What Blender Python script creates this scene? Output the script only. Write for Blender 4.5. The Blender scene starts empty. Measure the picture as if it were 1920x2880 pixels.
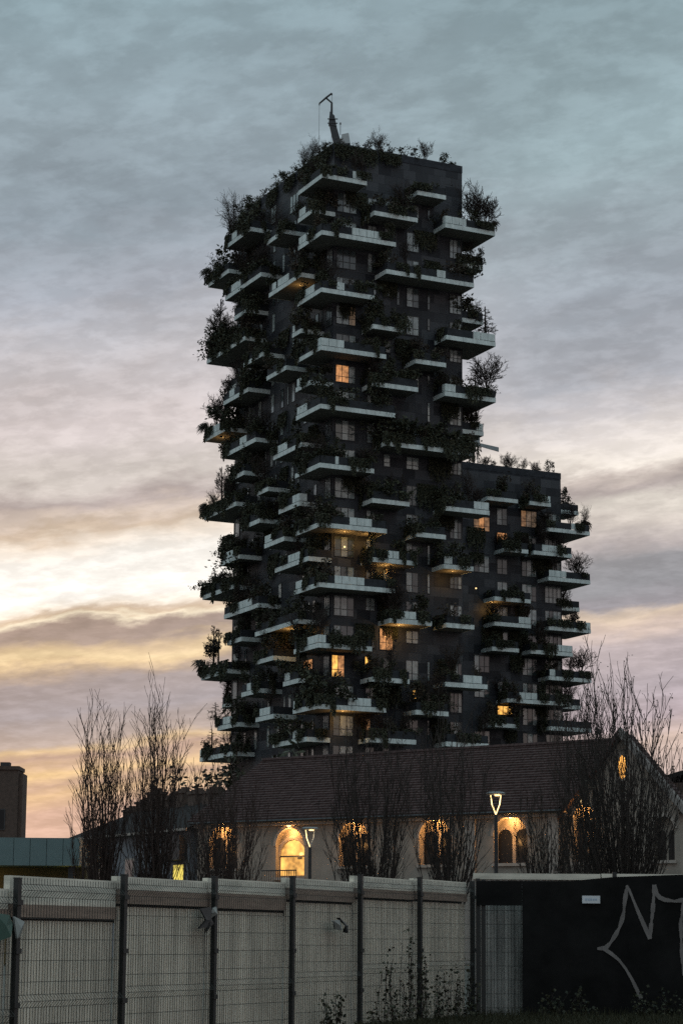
import bpy, math, random
from mathutils import Vector, Matrix
S = bpy.context.scene
C = S.collection
PI = math.pi
rnd = random.Random(7)

# ------------------------------------------------------------------ camera
cam_d = bpy.data.cameras.new('camera')
cam = bpy.data.objects.new('camera', cam_d); C.objects.link(cam); S.camera = cam
PITCH, ROLL = 0.1585, 0.0073
rt = Vector((1, 0, 0)); up = Vector((0, -math.sin(PITCH), math.cos(PITCH))); fw = Vector((0, math.cos(PITCH), math.sin(PITCH)))
r2 = rt*math.cos(ROLL) + up*math.sin(ROLL); u2 = up*math.cos(ROLL) - rt*math.sin(ROLL)
M = Matrix((r2, u2, -fw)).transposed().to_4x4(); M.translation = Vector((0, 0, 1.6)); cam.matrix_world = M
cam_d.sensor_fit = 'VERTICAL'; cam_d.sensor_height = 36; cam_d.sensor_width = 24
cam_d.lens = 5919.33/2880*36; cam_d.shift_y = 0.0906
cam_d.clip_start = 0.5; cam_d.clip_end = 9000

# ------------------------------------------------------------------ view
S.view_settings.view_transform = 'Standard'; S.view_settings.look = 'None'
S.view_settings.exposure = 0; S.view_settings.gamma = 1; S.view_settings.use_curve_mapping = False
S.render.engine = 'CYCLES'
S.cycles.max_bounces = 6; S.cycles.diffuse_bounces = 3; S.cycles.glossy_bounces = 3; S.cycles.transparent_max_bounces = 8
S.cycles.use_denoising = False
try: S.cycles.denoiser = 'OPENIMAGEDENOISE'
except Exception: pass

# ------------------------------------------------------------------ sky: clouded dusk, sun just gone behind the left of the towers
def lin(c):
    return tuple((x/255/12.92 if x/255 <= .04045 else ((x/255+.055)/1.055)**2.4) for x in c) + (1,)
ZEN = 2.2
SUN_EL, SUN_AZ = math.radians(3.0), math.radians(-13)
W = bpy.data.worlds.new('World'); S.world = W; W.use_nodes = True
nt = W.node_tree; N = nt.nodes; Lk = nt.links
N.clear()
def nd(t, **k):
    n = N.new(t)
    for a, b in k.items(): setattr(n, a, b)
    return n
def mth(op, a, b=None, c=None, clamp=False):
    n = nd('ShaderNodeMath', operation=op, use_clamp=clamp)
    for i, v in enumerate((a, b, c)):
        if v is None: continue
        if isinstance(v, (int, float)): n.inputs[i].default_value = v
        else: Lk.new(v, n.inputs[i])
    return n.outputs[0]
tc = nd('ShaderNodeTexCoord'); sep = nd('ShaderNodeSeparateXYZ'); Lk.new(tc.outputs['Generated'], sep.inputs[0])
dx, dy, dz = sep.outputs
def noise(sx, sy, sz, scale, detail, rough, off=0.0, dist=0.0):
    cmb = nd('ShaderNodeCombineXYZ')
    Lk.new(mth('MULTIPLY', dx, sx), cmb.inputs[0]); Lk.new(mth('MULTIPLY', dy, sy), cmb.inputs[1])
    t = mth('SUBTRACT', dz, mth('MULTIPLY', dx, 0.16)); Lk.new(mth('MULTIPLY_ADD', t, sz, off), cmb.inputs[2])
    n = nd('ShaderNodeTexNoise'); Lk.new(cmb.outputs[0], n.inputs['Vector'])
    n.inputs['Scale'].default_value = scale; n.inputs['Detail'].default_value = detail
    n.inputs['Roughness'].default_value = rough; n.inputs['Distortion'].default_value = dist
    return n.outputs[0]
def layer(scale, detail, rough, off, h0=.16, rot=.45, sx=1.0):
    d = mth('DIVIDE', 1.0, mth('ADD', mth('MAXIMUM', dz, 0.0), h0))
    px, py = mth('MULTIPLY', dx, d), mth('MULTIPLY', dy, d)
    cmb = nd('ShaderNodeCombineXYZ')
    Lk.new(mth('MULTIPLY', mth('SUBTRACT', mth('MULTIPLY', px, math.cos(rot)), mth('MULTIPLY', py, math.sin(rot))), sx), cmb.inputs[0])
    Lk.new(mth('ADD', mth('MULTIPLY', px, math.sin(rot)), mth('MULTIPLY', py, math.cos(rot))), cmb.inputs[1]); cmb.inputs[2].default_value = off
    n = nd('ShaderNodeTexNoise'); Lk.new(cmb.outputs[0], n.inputs['Vector'])
    n.inputs['Scale'].default_value = scale; n.inputs['Detail'].default_value = detail; n.inputs['Roughness'].default_value = rough; n.inputs['Distortion'].default_value = .15
    return n.outputs[0]
def sstep(v, a, b):
    m_ = nd('ShaderNodeMapRange', interpolation_type='SMOOTHSTEP'); Lk.new(v, m_.inputs[0]); m_.inputs[1].default_value = a; m_.inputs[2].default_value = b
    return m_.outputs[0]
lumps = sstep(layer(7.5, 8, .56, 3.3, sx=.8), .38, .66)
flecks = sstep(layer(26, 8, .62, 8.8, sx=.8), .40, .64)
xc = mth('MINIMUM', mth('MAXIMUM', dx, -0.3), 0.3)
big = noise(1, 1, 2.6, 9, 3, .5, 1.7)
mid = noise(1, 1, 3.0, 30, 7, .6, 4.2, .25)
fine = noise(1, 1, 2.2, 85, 6, .6, 9.1, .3)
lowmask = mth('SUBTRACT', 1.0, mth('MULTIPLY', dz, 2.2), clamp=True)
warp = mth('ADD', mth('MULTIPLY', mth('SUBTRACT', lumps, .5), .006), mth('ADD', mth('MULTIPLY', mth('SUBTRACT', big, .5), .03), mth('MULTIPLY', mth('SUBTRACT', mid, .5), .03)))
zc = mth('SUBTRACT', dz, mth('MULTIPLY', xc, .13))
zw = mth('ADD', zc, mth('MULTIPLY', warp, mth('ADD', .1, mth('MULTIPLY', dz, 2.4))))
pos = mth('DIVIDE', zw, .45)
def ramp(stops):
    r = nd('ShaderNodeValToRGB'); Lk.new(pos, r.inputs[0]); e = r.color_ramp.elements
    stops = sorted(stops)
    e[0].position = stops[0][0]/.45; e[0].color = lin(stops[0][1]); e[1].position = stops[-1][0]/.45; e[1].color = lin(stops[-1][1])
    for z, c in stops[1:-1]:
        q = e.new(z/.45); q.color = lin(c)
    return r.outputs[0]
TL, TRr = -.13*-.14, -.13*.14      # the tilt moves the measured columns by this much
def sh(st, d): return [(max(0.0, z+d), c) for z, c in st]
left = ramp(sh([(.425, (138, 158, 166)), (.36, (148, 163, 172)), (.33, (140, 152, 162)), (.297, (165, 170, 180)), (.27, (193, 190, 194)), (.237, (210, 200, 199)),
        (.212, (206, 198, 192)), (.203, (172, 160, 158)), (.196, (206, 190, 178)), (.190, (196, 176, 156)), (.183, (240, 228, 214)), (.172, (254, 250, 243)), (.156, (255, 251, 244)),
        (.151, (250, 238, 222)), (.1475, (196, 170, 146)), (.1455, (248, 233, 205)), (.1425, (166, 147, 138)), (.137, (160, 143, 136)), (.132, (216, 190, 154)), (.128, (242, 216, 172)), (.1255, (226, 198, 158)),
        (.1215, (178, 159, 145)), (.117, (157, 149, 153)), (.105, (152, 148, 155)), (.09, (178, 164, 158)), (.086, (226, 196, 154)),
        (.082, (190, 162, 148)), (.075, (232, 198, 150)), (.07, (192, 162, 144)), (.066, (222, 188, 150)), (.058, (205, 172, 158)), (.03, (208, 178, 166))], TL))
right = ramp(sh([(.425, (140, 160, 167)), (.36, (150, 168, 174)), (.297, (160, 167, 176)), (.267, (168, 170, 177)), (.255, (192, 188, 190)), (.24, (220, 212, 207)), (.226, (236, 227, 217)),
        (.219, (190, 178, 171)), (.213, (172, 161, 158)), (.206, (216, 208, 198)), (.199, (206, 196, 188)), (.190, (176, 167, 166)), (.18, (150, 149, 153)), (.168, (147, 147, 152)), (.158, (154, 149, 155)), (.154, (214, 194, 174)),
        (.150, (208, 188, 176)), (.142, (184, 171, 172)), (.12, (180, 169, 175)), (.105, (184, 169, 175)), (.094, (216, 192, 180)), (.085, (204, 182, 174)), (.05, (196, 176, 172)), (.0, (170, 155, 155))], TRr))
# the glow belongs to the sunset side only
az = mth('ARCTAN2', dx, dy)
gr = nd('ShaderNodeValToRGB'); Lk.new(mth('MULTIPLY_ADD', az, .25, .5), gr.inputs[0])
ge = gr.color_ramp.elements; ge[0].position = .28; ge[0].color = (0, 0, 0, 1); ge[1].position = .525; ge[1].color = (0, 0, 0, 1)
for p_, v_ in ((.42, .7), (.455, 1), (.487, .9)):
    q_ = ge.new(p_); q_.color = (v_, v_, v_, 1)
mx = nd('ShaderNodeMix', data_type='RGBA'); Lk.new(gr.outputs[0], mx.inputs[0]); Lk.new(right, mx.inputs[6]); Lk.new(left, mx.inputs[7])
tex = mth('ADD', mth('MULTIPLY', mth('SUBTRACT', mid, .5), .62), mth('MULTIPLY', mth('SUBTRACT', fine, .5), .40))
tex = mth('ADD', mth('MULTIPLY', tex, .34), mth('MULTIPLY', mth('SUBTRACT', big, .5), .16))
tex = mth('ADD', tex, mth('ADD', mth('MULTIPLY', mth('SUBTRACT', lumps, .5), .17), mth('MULTIPLY', mth('SUBTRACT', flecks, .5), .15)))
# an overcast dome is brighter towards the zenith than near the horizon
zen = mth('POWER', mth('DIVIDE', mth('MAXIMUM', mth('SUBTRACT', dz, .42), 0.0), .58), 1.0, clamp=True)
gain = mth('MULTIPLY', mth('ADD', 1.0, mth('MULTIPLY', tex, 1.0)), mth('ADD', 1.0, mth('MULTIPLY', zen, ZEN)))
vm = nd('ShaderNodeVectorMath', operation='SCALE'); Lk.new(mx.outputs[2], vm.inputs[0]); Lk.new(gain, vm.inputs['Scale'])
bg = nd('ShaderNodeBackground'); Lk.new(vm.outputs[0], bg.inputs[0]); bg.inputs[1].default_value = 1.05
sk = nd('ShaderNodeTexSky', sky_type='NISHITA'); sk.sun_disc = False; sk.sun_elevation = SUN_EL; sk.sun_rotation = SUN_AZ
bg2 = nd('ShaderNodeBackground'); Lk.new(sk.outputs[0], bg2.inputs[0]); bg2.inputs[1].default_value = .004
ad = nd('ShaderNodeAddShader'); Lk.new(bg.outputs[0], ad.inputs[0]); Lk.new(bg2.outputs[0], ad.inputs[1])
wo = nd('ShaderNodeOutputWorld'); Lk.new(ad.outputs[0], wo.inputs[0])
# the last of the sun, spread by the clouds
sd = bpy.data.lights.new('sun', 'SUN'); sd.energy = .12; sd.angle = math.radians(14); sd.color = (1, .72, .5)
so = bpy.data.objects.new('sun', sd); C.objects.link(so)
sv = Vector((math.sin(SUN_AZ)*math.cos(SUN_EL), math.cos(SUN_AZ)*math.cos(SUN_EL), math.sin(SUN_EL)))
so.rotation_euler = sv.to_track_quat('Z', 'Y').to_euler()

# ------------------------------------------------------------------ materials
def mat(name, col, rough=.8, noise_amt=0.0, scale=4.0, metal=0.0, spec=.5, emit=None, es=0.0, bump=0.0, stretch=(1, 1, 1), col2=None, detail=5):
    m = bpy.data.materials.new(name); m.use_nodes = True
    t = m.node_tree; b = t.nodes['Principled BSDF']
    b.inputs['Base Color'].default_value = (*col, 1); b.inputs['Roughness'].default_value = rough
    b.inputs['Metallic'].default_value = metal; b.inputs['Specular IOR Level'].default_value = spec
    if emit: b.inputs['Emission Color'].default_value = (*emit, 1); b.inputs['Emission Strength'].default_value = es
    if noise_amt or bump or col2:
        tcn = t.nodes.new('ShaderNodeTexCoord'); mp = t.nodes.new('ShaderNodeMapping'); mp.inputs['Scale'].default_value = stretch
        n = t.nodes.new('ShaderNodeTexNoise'); n.inputs['Scale'].default_value = scale; n.inputs['Detail'].default_value = detail; n.inputs['Roughness'].default_value = .65
        t.links.new(tcn.outputs['Object'], mp.inputs[0]); t.links.new(mp.outputs[0], n.inputs['Vector'])
        r = t.nodes.new('ShaderNodeValToRGB'); r.color_ramp.elements[0].position = .3; r.color_ramp.elements[1].position = .7
        c2 = col2 or tuple(min(1, c*(1+noise_amt)) for c in col); c1 = col if col2 else tuple(c*(1-noise_amt) for c in col)
        r.color_ramp.elements[0].color = (*c1, 1); r.color_ramp.elements[1].color = (*c2, 1)
        t.links.new(n.outputs[0], r.inputs[0]); t.links.new(r.outputs[0], b.inputs['Base Color'])
        if bump:
            bp = t.nodes.new('ShaderNodeBump'); bp.inputs['Strength'].default_value = bump; bp.inputs['Distance'].default_value = .02
            t.links.new(n.outputs[0], bp.inputs['Height']); t.links.new(bp.outputs[0], b.inputs['Normal'])
    return m
def leafmat(name, a, b_, objvar=True):
    m = bpy.data.materials.new(name); m.use_nodes = True; t = m.node_tree; b = t.nodes['Principled BSDF']
    b.inputs['Roughness'].default_value = .7; b.inputs['Specular IOR Level'].default_value = .2
    oi = t.nodes.new('ShaderNodeObjectInfo'); ge_ = t.nodes.new('ShaderNodeNewGeometry')
    ad_ = t.nodes.new('ShaderNodeMath'); ad_.operation = 'ADD'; fr = t.nodes.new('ShaderNodeMath'); fr.operation = 'FRACT'
    t.links.new(oi.outputs['Random'], ad_.inputs[0]); t.links.new(ge_.outputs['Random Per Island'], ad_.inputs[1]); t.links.new(ad_.outputs[0], fr.inputs[0])
    r = t.nodes.new('ShaderNodeValToRGB'); r.color_ramp.elements[0].color = (*a, 1); r.color_ramp.elements[1].color = (*b_, 1)
    t.links.new(fr.outputs[0], r.inputs[0]); t.links.new(r.outputs[0], b.inputs['Base Color'])
    return m
def glassmat(name, tint, gl, emit=None, es=0.0, var=.5):
    m = bpy.data.materials.new(name); m.use_nodes = True; t = m.node_tree; b = t.nodes['Principled BSDF']
    b.inputs['Roughness'].default_value = .12; b.inputs['Specular IOR Level'].default_value = gl
    oi = t.nodes.new('ShaderNodeObjectInfo'); tcn = t.nodes.new('ShaderNodeTexCoord')
    n = t.nodes.new('ShaderNodeTexNoise'); n.inputs['Scale'].default_value = 1.9; n.inputs['Detail'].default_value = 4
    av = t.nodes.new('ShaderNodeVectorMath'); av.operation = 'ADD'
    t.links.new(tcn.outputs['Object'], av.inputs[0]); t.links.new(oi.outputs['Location'], av.inputs[1]); t.links.new(av.outputs[0], n.inputs['Vector'])
    r = t.nodes.new('ShaderNodeValToRGB'); r.color_ramp.elements[0].position = .3; r.color_ramp.elements[1].position = .72
    r.color_ramp.elements[0].color = (*[c*(1-var) for c in tint], 1); r.color_ramp.elements[1].color = (*tint, 1)
    t.links.new(n.outputs[0], r.inputs[0]); t.links.new(r.outputs[0], b.inputs['Base Color'])
    if emit:
        r2_ = t.nodes.new('ShaderNodeValToRGB'); r2_.color_ramp.elements[0].position = .3; r2_.color_ramp.elements[1].position = .7
        r2_.color_ramp.elements[0].color = (*[c*.22 for c in emit], 1); r2_.color_ramp.elements[1].color = (*emit, 1)
        t.links.new(n.outputs[0], r2_.inputs[0]); t.links.new(r2_.outputs[0], b.inputs['Emission Color']); b.inputs['Emission Strength'].default_value = es
    return m
MT = dict(
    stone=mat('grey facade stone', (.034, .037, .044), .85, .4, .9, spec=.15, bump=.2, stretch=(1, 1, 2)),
    soffit=mat('soffit render', (.20, .185, .17), .9, .2, 1.5, spec=.1),
    planter=mat('dark planter stone', (.028, .031, .036), .8, .3, 1.2, spec=.2),
    white=mat('pale panel', (.53, .595, .59), .65, .26, 2.2, stretch=(1, 1, .3), detail=7),
    darkpane=mat('dark window pane', (.012, .012, .013), .35, spec=.25),
    coping=mat('weathered coping', (.15, .13, .12), .9, .25, 3),
    lampcap=mat('lamp cap', (.12, .125, .13), .5),
    bulb=mat('small bulb', (.8, .7, .5), .5, emit=(1, .6, .22), es=.7),
    frame=mat('window frame', (.03, .03, .032), .5),
    glass=glassmat('dark glazing', (.06, .08, .085), 1.0),
    glass_b=glassmat('curtained glazing', (.34, .39, .39), 1.0),
    lit=glassmat('lit glazing', (.2, .15, .1), .3, (1.0, .50, .11), 1.7),
    lit_peach=glassmat('lit peach glazing', (.2, .15, .1), .3, (.62, .27, .10), 1.3),
    lit_dim=glassmat('dim lit glazing', (.2, .15, .1), .5, (.30, .15, .07), .8),
    lit_yellow=glassmat('yellow lit glazing', (.2, .2, .1), .3, (1.0, .78, .12), 1.3),
    lit_faint=glassmat('faintly lit glazing', (.3, .3, .28), .7, (.16, .10, .06), .8),
    lamp=mat('lamp glow', (.9, .8, .6), .5, emit=(1, .66, .28), es=2.2),
    leaf=leafmat('dark evergreen leaf', (.018, .022, .016), (.06, .06, .036)),
    leaf_b=leafmat('brown leaf', (.032, .026, .02), (.06, .048, .034)),
    bark=mat('dark bark', (.04, .033, .03), .9, .3, 6, spec=.1),
    bark_b=mat('brown bark', (.05, .036, .032), .9, .3, 6, spec=.1),
    metal=mat('dark metal', (.03, .03, .033), .5, metal=.3),
    greymetal=mat('grey painted metal', (.32, .34, .35), .5, .1, 2),
    plaster=mat('house plaster', (.25, .215, .185), .9, .22, 1.1, bump=.25, detail=8),
    trim=mat('pale stone trim', (.32, .28, .25), .85, .12, 2),
    annex=mat('annex plaster', (.16, .17, .19), .9, .15, 1),
    tile=mat('roof tile', (.056, .036, .034), .9, .45, 2.5, spec=.1, bump=.4, stretch=(3, 1, 1)),
    tile_d=mat('dark roof', (.02, .018, .018), .9, .25, 2, spec=.1),
    brick=mat('dark brick', (.075, .05, .04), .9, .3, 3, bump=.3),
    teal=mat('teal metal cladding', (.10, .155, .16), .45, .08, 1.5),
    ochre=mat('ochre wall', (.15, .115, .05), .9, .2, 2),
    ground=mat('ground earth', (.05, .05, .04), .95, .3, .6, bump=.3),
    grassbase=mat('turf soil', (.014, .016, .009), .95, .4, 3),
    wire=mat('fence wire', (.02, .023, .021), .6),
    post=mat('fence post', (.012, .013, .013), .55, .2, 5),
    board=mat('hoarding sheet', (.63, .57, .48), .85, .26, 1.6, spec=.2, bump=.15, stretch=(2.4, 1, .45), detail=9),
    board_b=mat('stained hoarding sheet', (.10, .10, .095), .9, bump=.15, scale=1.5, stretch=(5, 1, .5), col2=(.42, .41, .38), detail=9),
    board_top=mat('hoarding top board', (.58, .54, .46), .85, .3, 3, stretch=(.5, 1, 3)),
    rail=mat('brown timber rail', (.26, .19, .15), .9, .25, 5, stretch=(.5, 1, 4)),
    tarp=mat('black tarp', (.011, .0105, .0105), .9, .5, 1.3, spec=.08, bump=.5),
    paint=mat('grey spray paint', (.15, .135, .13), .9, .25, 5),
    sign=mat('pale sign plate', (.55, .57, .60), .7, .06, 20),
    print_=mat('faint blue print', (.33, .40, .50), .8),
    scrap=mat('torn black plastic', (.022, .024, .025), .5, .2, 6),
    scrap_w=mat('torn grey plastic', (.22, .23, .22), .6, .2, 6),
    scrap_g=mat('green plastic sheet', (.045, .10, .08), .6, .25, 4),
)
MT['oval'] = glassmat('oval lit glazing', (.2, .15, .1), .3, (1.0, .45, .09), 3.0)
MT['clad'] = leafmat('grey cladding stone', (.014, .016, .021), (.062, .066, .075)); MT['clad'].node_tree.nodes['Principled BSDF'].inputs['Roughness'].default_value = .55
grassm = leafmat('dry grass blade', (.016, .018, .008), (.04, .036, .018))

for m_ in bpy.data.materials:      # lit panes and bulbs are seen, the lamps beside them do the lighting
    m_.cycles.emission_sampling = 'NONE'
# ------------------------------------------------------------------ mesh helpers
class MB:
    def __init__(s): s.v = []; s.f = []; s.m = []; s.mats = []
    def mi(s, m):
        if m is None: return 0
        if m not in s.mats: s.mats.append(m)
        return s.mats.index(m)
    def quad(s, a, b, c, d, m=None):
        i = len(s.v); s.v += [a, b, c, d]; s.f.append((i, i+1, i+2, i+3)); s.m.append(s.mi(m))
    def tri(s, a, b, c, m=None):
        i = len(s.v); s.v += [a, b, c]; s.f.append((i, i+1, i+2)); s.m.append(s.mi(m))
    def box(s, x0, x1, y0, y1, z0, z1, m=None):
        if x0 > x1: x0, x1 = x1, x0
        if y0 > y1: y0, y1 = y1, y0
        i = len(s.v)
        s.v += [(x0, y0, z0), (x1, y0, z0), (x1, y1, z0), (x0, y1, z0), (x0, y0, z1), (x1, y0, z1), (x1, y1, z1), (x0, y1, z1)]
        for f in ((0, 3, 2, 1), (4, 5, 6, 7), (0, 1, 5, 4), (1, 2, 6, 5), (2, 3, 7, 6), (3, 0, 4, 7)):
            s.f.append(tuple(i+k for k in f)); s.m.append(s.mi(m))
    def prism(s, poly, z0, z1, m=None):
        n = len(poly); i = len(s.v)
        s.v += [(x, y, z0) for x, y in poly] + [(x, y, z1) for x, y in poly]
        s.f.append(tuple(i+k for k in reversed(range(n)))); s.f.append(tuple(i+n+k for k in range(n)))
        for k in range(n): s.f.append((i+k, i+(k+1) % n, i+n+(k+1) % n, i+n+k))
        s.m += [s.mi(m)]*(n+2)
    def hexa(s, p, m=None):   # eight corners, bottom four then top four
        i = len(s.v); s.v += [tuple(q) for q in p]
        for f in ((0, 3, 2, 1), (4, 5, 6, 7), (0, 1, 5, 4), (1, 2, 6, 5), (2, 3, 7, 6), (3, 0, 4, 7)):
            s.f.append(tuple(i+k for k in f)); s.m.append(s.mi(m))
    def tube(s, pts, rad, n=4, m=None, cap=False):
        i0 = len(s.v); k = len(pts); mi = s.mi(m)
        for j in range(k):
            a = pts[max(0, j-1)]; b = pts[min(k-1, j+1)]
            tx, ty, tz = b[0]-a[0], b[1]-a[1], b[2]-a[2]
            l = math.sqrt(tx*tx+ty*ty+tz*tz) or 1; tx /= l; ty /= l; tz /= l
            if abs(tz) < .9: ux, uy, uz = -ty, tx, 0.0
            else: ux, uy, uz = 0.0, -tz, ty
            l = math.sqrt(ux*ux+uy*uy+uz*uz) or 1; ux /= l; uy /= l; uz /= l
            vx, vy, vz = ty*uz-tz*uy, tz*ux-tx*uz, tx*uy-ty*ux
            r = rad[j] if isinstance(rad, (list, tuple)) else rad; p = pts[j]
            for q in range(n):
                c, t_ = math.cos(2*PI*q/n)*r, math.sin(2*PI*q/n)*r
                s.v.append((p[0]+ux*c+vx*t_, p[1]+uy*c+vy*t_, p[2]+uz*c+vz*t_))
        for j in range(k-1):
            for q in range(n):
                a = i0+j*n+q; b = i0+j*n+(q+1) % n
                s.f.append((a, b, b+n, a+n)); s.m.append(mi)
        if cap:
            s.f.append(tuple(i0+q for q in reversed(range(n)))); s.f.append(tuple(i0+(k-1)*n+q for q in range(n))); s.m += [mi, mi]
    def mesh(s, name, m=None):
        me = bpy.data.meshes.new(name); me.from_pydata(s.v, [], s.f)
        for q in (s.mats or ([m] if m else [])): me.materials.append(q)
        if s.mats: me.polygons.foreach_set('material_index', s.m)
        me.update(); return me
    def build(s, name, m=None, parent=None, **pr):
        return ob(name, s.mesh(name, m), parent, **pr)
def ob(name, data, parent=None, loc=None, rz=None, **pr):
    o = bpy.data.objects.new(name, data); C.objects.link(o)
    if parent: o.parent = parent
    if loc is not None: o.location = loc
    if rz is not None: o.rotation_euler = (0, 0, rz)
    for k, v in pr.items(): o[k] = v
    return o
def thing(name, loc, rz, label, cat, group=None):
    o = ob(name, None, None, loc, rz, label=label, category=cat); o.empty_display_size = .2
    if group: o['group'] = group
    return o
def light(name, loc, energy, col, parent=None, size=.08):
    d = bpy.data.lights.new(name, 'POINT'); d.energy = energy; d.color = col; d.shadow_soft_size = size
    return ob(name, d, parent, loc)

# ------------------------------------------------------------------ ground
GZ = 0.56
g = MB(); g.quad((-4000, -300, GZ-.02), (4000, -300, GZ-.02), (4000, 7000, GZ-.02), (-4000, 7000, GZ-.02)); g.build('ground', MT['ground'], kind='structure')

# ------------------------------------------------------------------ the two planted towers
YAW, H, D0 = .4516, 3.933, 3.3
T1O, W1, D1, Z1 = (-1.3887, 271.2704, 0), 19.668, 32.884, 102.25
T2O, W2, D2, Z2 = (-1.602, 312.894, 0), 40.68, 24.0, 70.2
L_, R_, C_, S_, Q_ = 'L', 'R', 'C', 'S', 'Q'
# (kind, storey from the top, start, end, wraps, white runs on left side, white runs on front)
BAL1 = [
 ('C', 0, 4.3, 3.2, 0, [], [(1.12, 2.5)]), ('L', 1, -.3, 4.3, 0, [(1.86, 3.92)], []), ('C', 2, 4.1, 7.6, 0, [(.76, 3.93)], [(1.07, 5.42)]),
 ('L', 3, 3.2, 13.7, 0, [(7.07, 10.73), (11.33, 12.65)], []), ('C', 4, 4.1, 4.4, 0, [(-1.2, 1.92)], [(-1.12, .03)]), ('L', 5, 2.95, 5.7, 0, [(4.9, 5.59)], []),
 ('C', 6, 4.1, 6.2, 0, [(-3.3, -2.25)], [(-3.28, .04)]), ('L', 7, -.2, 4.4, 0, [(1.87, 4.01)], []), ('C', 8, 4.2, 7.6, 0, [(.77, 3.91)], []),
 ('L', 9, 2.3, 11.5, 0, [(7.01, 10.16)], []), ('C', 10, 4.3, 4.5, 0, [], [(-1.13, -.62)]), ('L', 11, 2.95, 9.5, 0, [(2.95, 5.09)], [(-3.3, -2.21)]),
 ('C', 12, 4.1, 6.4, 0, [], [(.99, 4.25)]), ('L', 13, 0, 10.5, 0, [(1.98, 6.24)], []), ('C', 14, 4.2, 7.6, 0, [(1.22, 3.77)], [(-1.1, 3.21)]),
 ('L', 15, 3.0, 16.9, 0, [], []), ('C', 16, 4.1, 4.3, 0, [(-3.3, -.06)], [(-3.26, -2.25)]), ('L', 17, 2.6, 7.4, 0, [(5.26, 6.95)], []),
 ('C', 18, 4.2, 6.4, 0, [(3.26, 4.04)], [(.96, 4.28)]), ('L', 19, 0, 10.5, 0, [(2.06, 4.16)], []), ('R', 19, 4.2, 10.8, 0, [], []),
 ('R', 0, 10.95, 15.25, 0, [], []), ('R', 1, 4.4, 10.9, 0, [], []), ('R', 1, 15.2, 22.95, 1, [(-3.3, -2.6)], [(15.19, 18.46)]), ('S', 2, 0, 0, 0, [], []),
 ('R', 3, 6.25, 19.6, 0, [], [(13.87, 15.24)]), ('S', 4, 0, 0, 0, [], []), ('R', 5, 15.4, 22.95, 1, [], [(19.53, 22.9)]), ('R', 5, 4.3, 8.95, 0, [], []),
 ('R', 6, 10.7, 15.25, 0, [], []), ('R', 7, 4.4, 11.0, 0, [], []), ('R', 7, 15.2, 22.95, 1, [(-3.3, -2.5)], [(15.2, 16.76)]), ('S', 8, 0, 0, 0, [], [(21.87, 22.9)]),
 ('R', 9, 6.2, 19.6, 0, [], []), ('R', 11, 4.3, 9.75, 0, [], []), ('R', 11, 15.2, 21.9, 0, [], [(19.51, 21.85)]), ('R', 13, 4.35, 10.9, 0, [], [(6.46, 8.25)]),
 ('R', 12, 10.95, 15.2, 0, [], []), ('R', 13, 15.0, 19.4, 0, [], [(15.0, 16.23)]), ('R', 15, 7.0, 13.1, 0, [], [(8.59, 10.8)]), ('R', 17, 4.4, 9.8, 0, [], []),
 ('R', 17, 15.2, 21.5, 0, [], [(17.82, 20.68)]), ('R', 18, 10.8, 15.6, 0, [], []),
 ('L', 0, 20.6, 29.5, 0, [(25.5, 27.34)], []), ('L', 1, 28.4, 36.18, 1, [], []), ('L', 2, 16.6, 29.5, 0, [(23.78, 27.3)], []), ('L', 3, 21.5, 26.0, 0, [], []),
 ('L', 4, 22.0, 36.18, 1, [], []), ('L', 5, 15.7, 22.2, 0, [], []), ('L', 6, 20.5, 29.5, 0, [(25.53, 27.36)], []), ('L', 7, 28.6, 36.18, 1, [(30.76, 34.0)], []),
 ('L', 8, 17.6, 29.5, 0, [(20.87, 23.27)], []), ('L', 9, 21.6, 26.5, 0, [], []), ('L', 10, 24.3, 36.18, 1, [], []), ('L', 11, 15.8, 22.3, 0, [], []),
 ('L', 12, 7.6, 14.1, 0, [(11.46, 14.0)], []), ('L', 12, 22.7, 29.5, 0, [(24.21, 27.55)], []), ('L', 13, 25.1, 36.18, 1, [], []), ('L', 14, 15.9, 28.0, 0, [(18.17, 23.4)], []),
 ('L', 15, 21.6, 26.7, 0, [], []), ('L', 16, 26.5, 36.18, 1, [], []), ('L', 17, 15.2, 21.3, 0, [(18.13, 19.48)], []), ('L', 18, 10.4, 16.3, 0, [(11.56, 14.98)], []),
 ('L', 18, 22.7, 29.8, 0, [(23.68, 27.76)], []), ('L', 19, 24.2, 36.18, 1, [(34.95, 36.18)], []),
 ('L', 6, 7.6, 14.1, 0, [], []), ('L', 1, 9.0, 14.6, 0, [], []), ('L', 10, 13.2, 16.8, 0, [], []), ('L', 16, 10.8, 16.4, 0, [], []), ('R', 15, 15.3, 19.5, 0, [], []), ('R', 19, 15.3, 21.6, 0, [], []),
 ('Q', 5, 0, 0, 0, [], []), ('Q', 9, 0, 0, 0, [], []), ('Q', 11, 0, 0, 0, [], []), ('Q', 17, 0, 0, 0, [], []),
]
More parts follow.
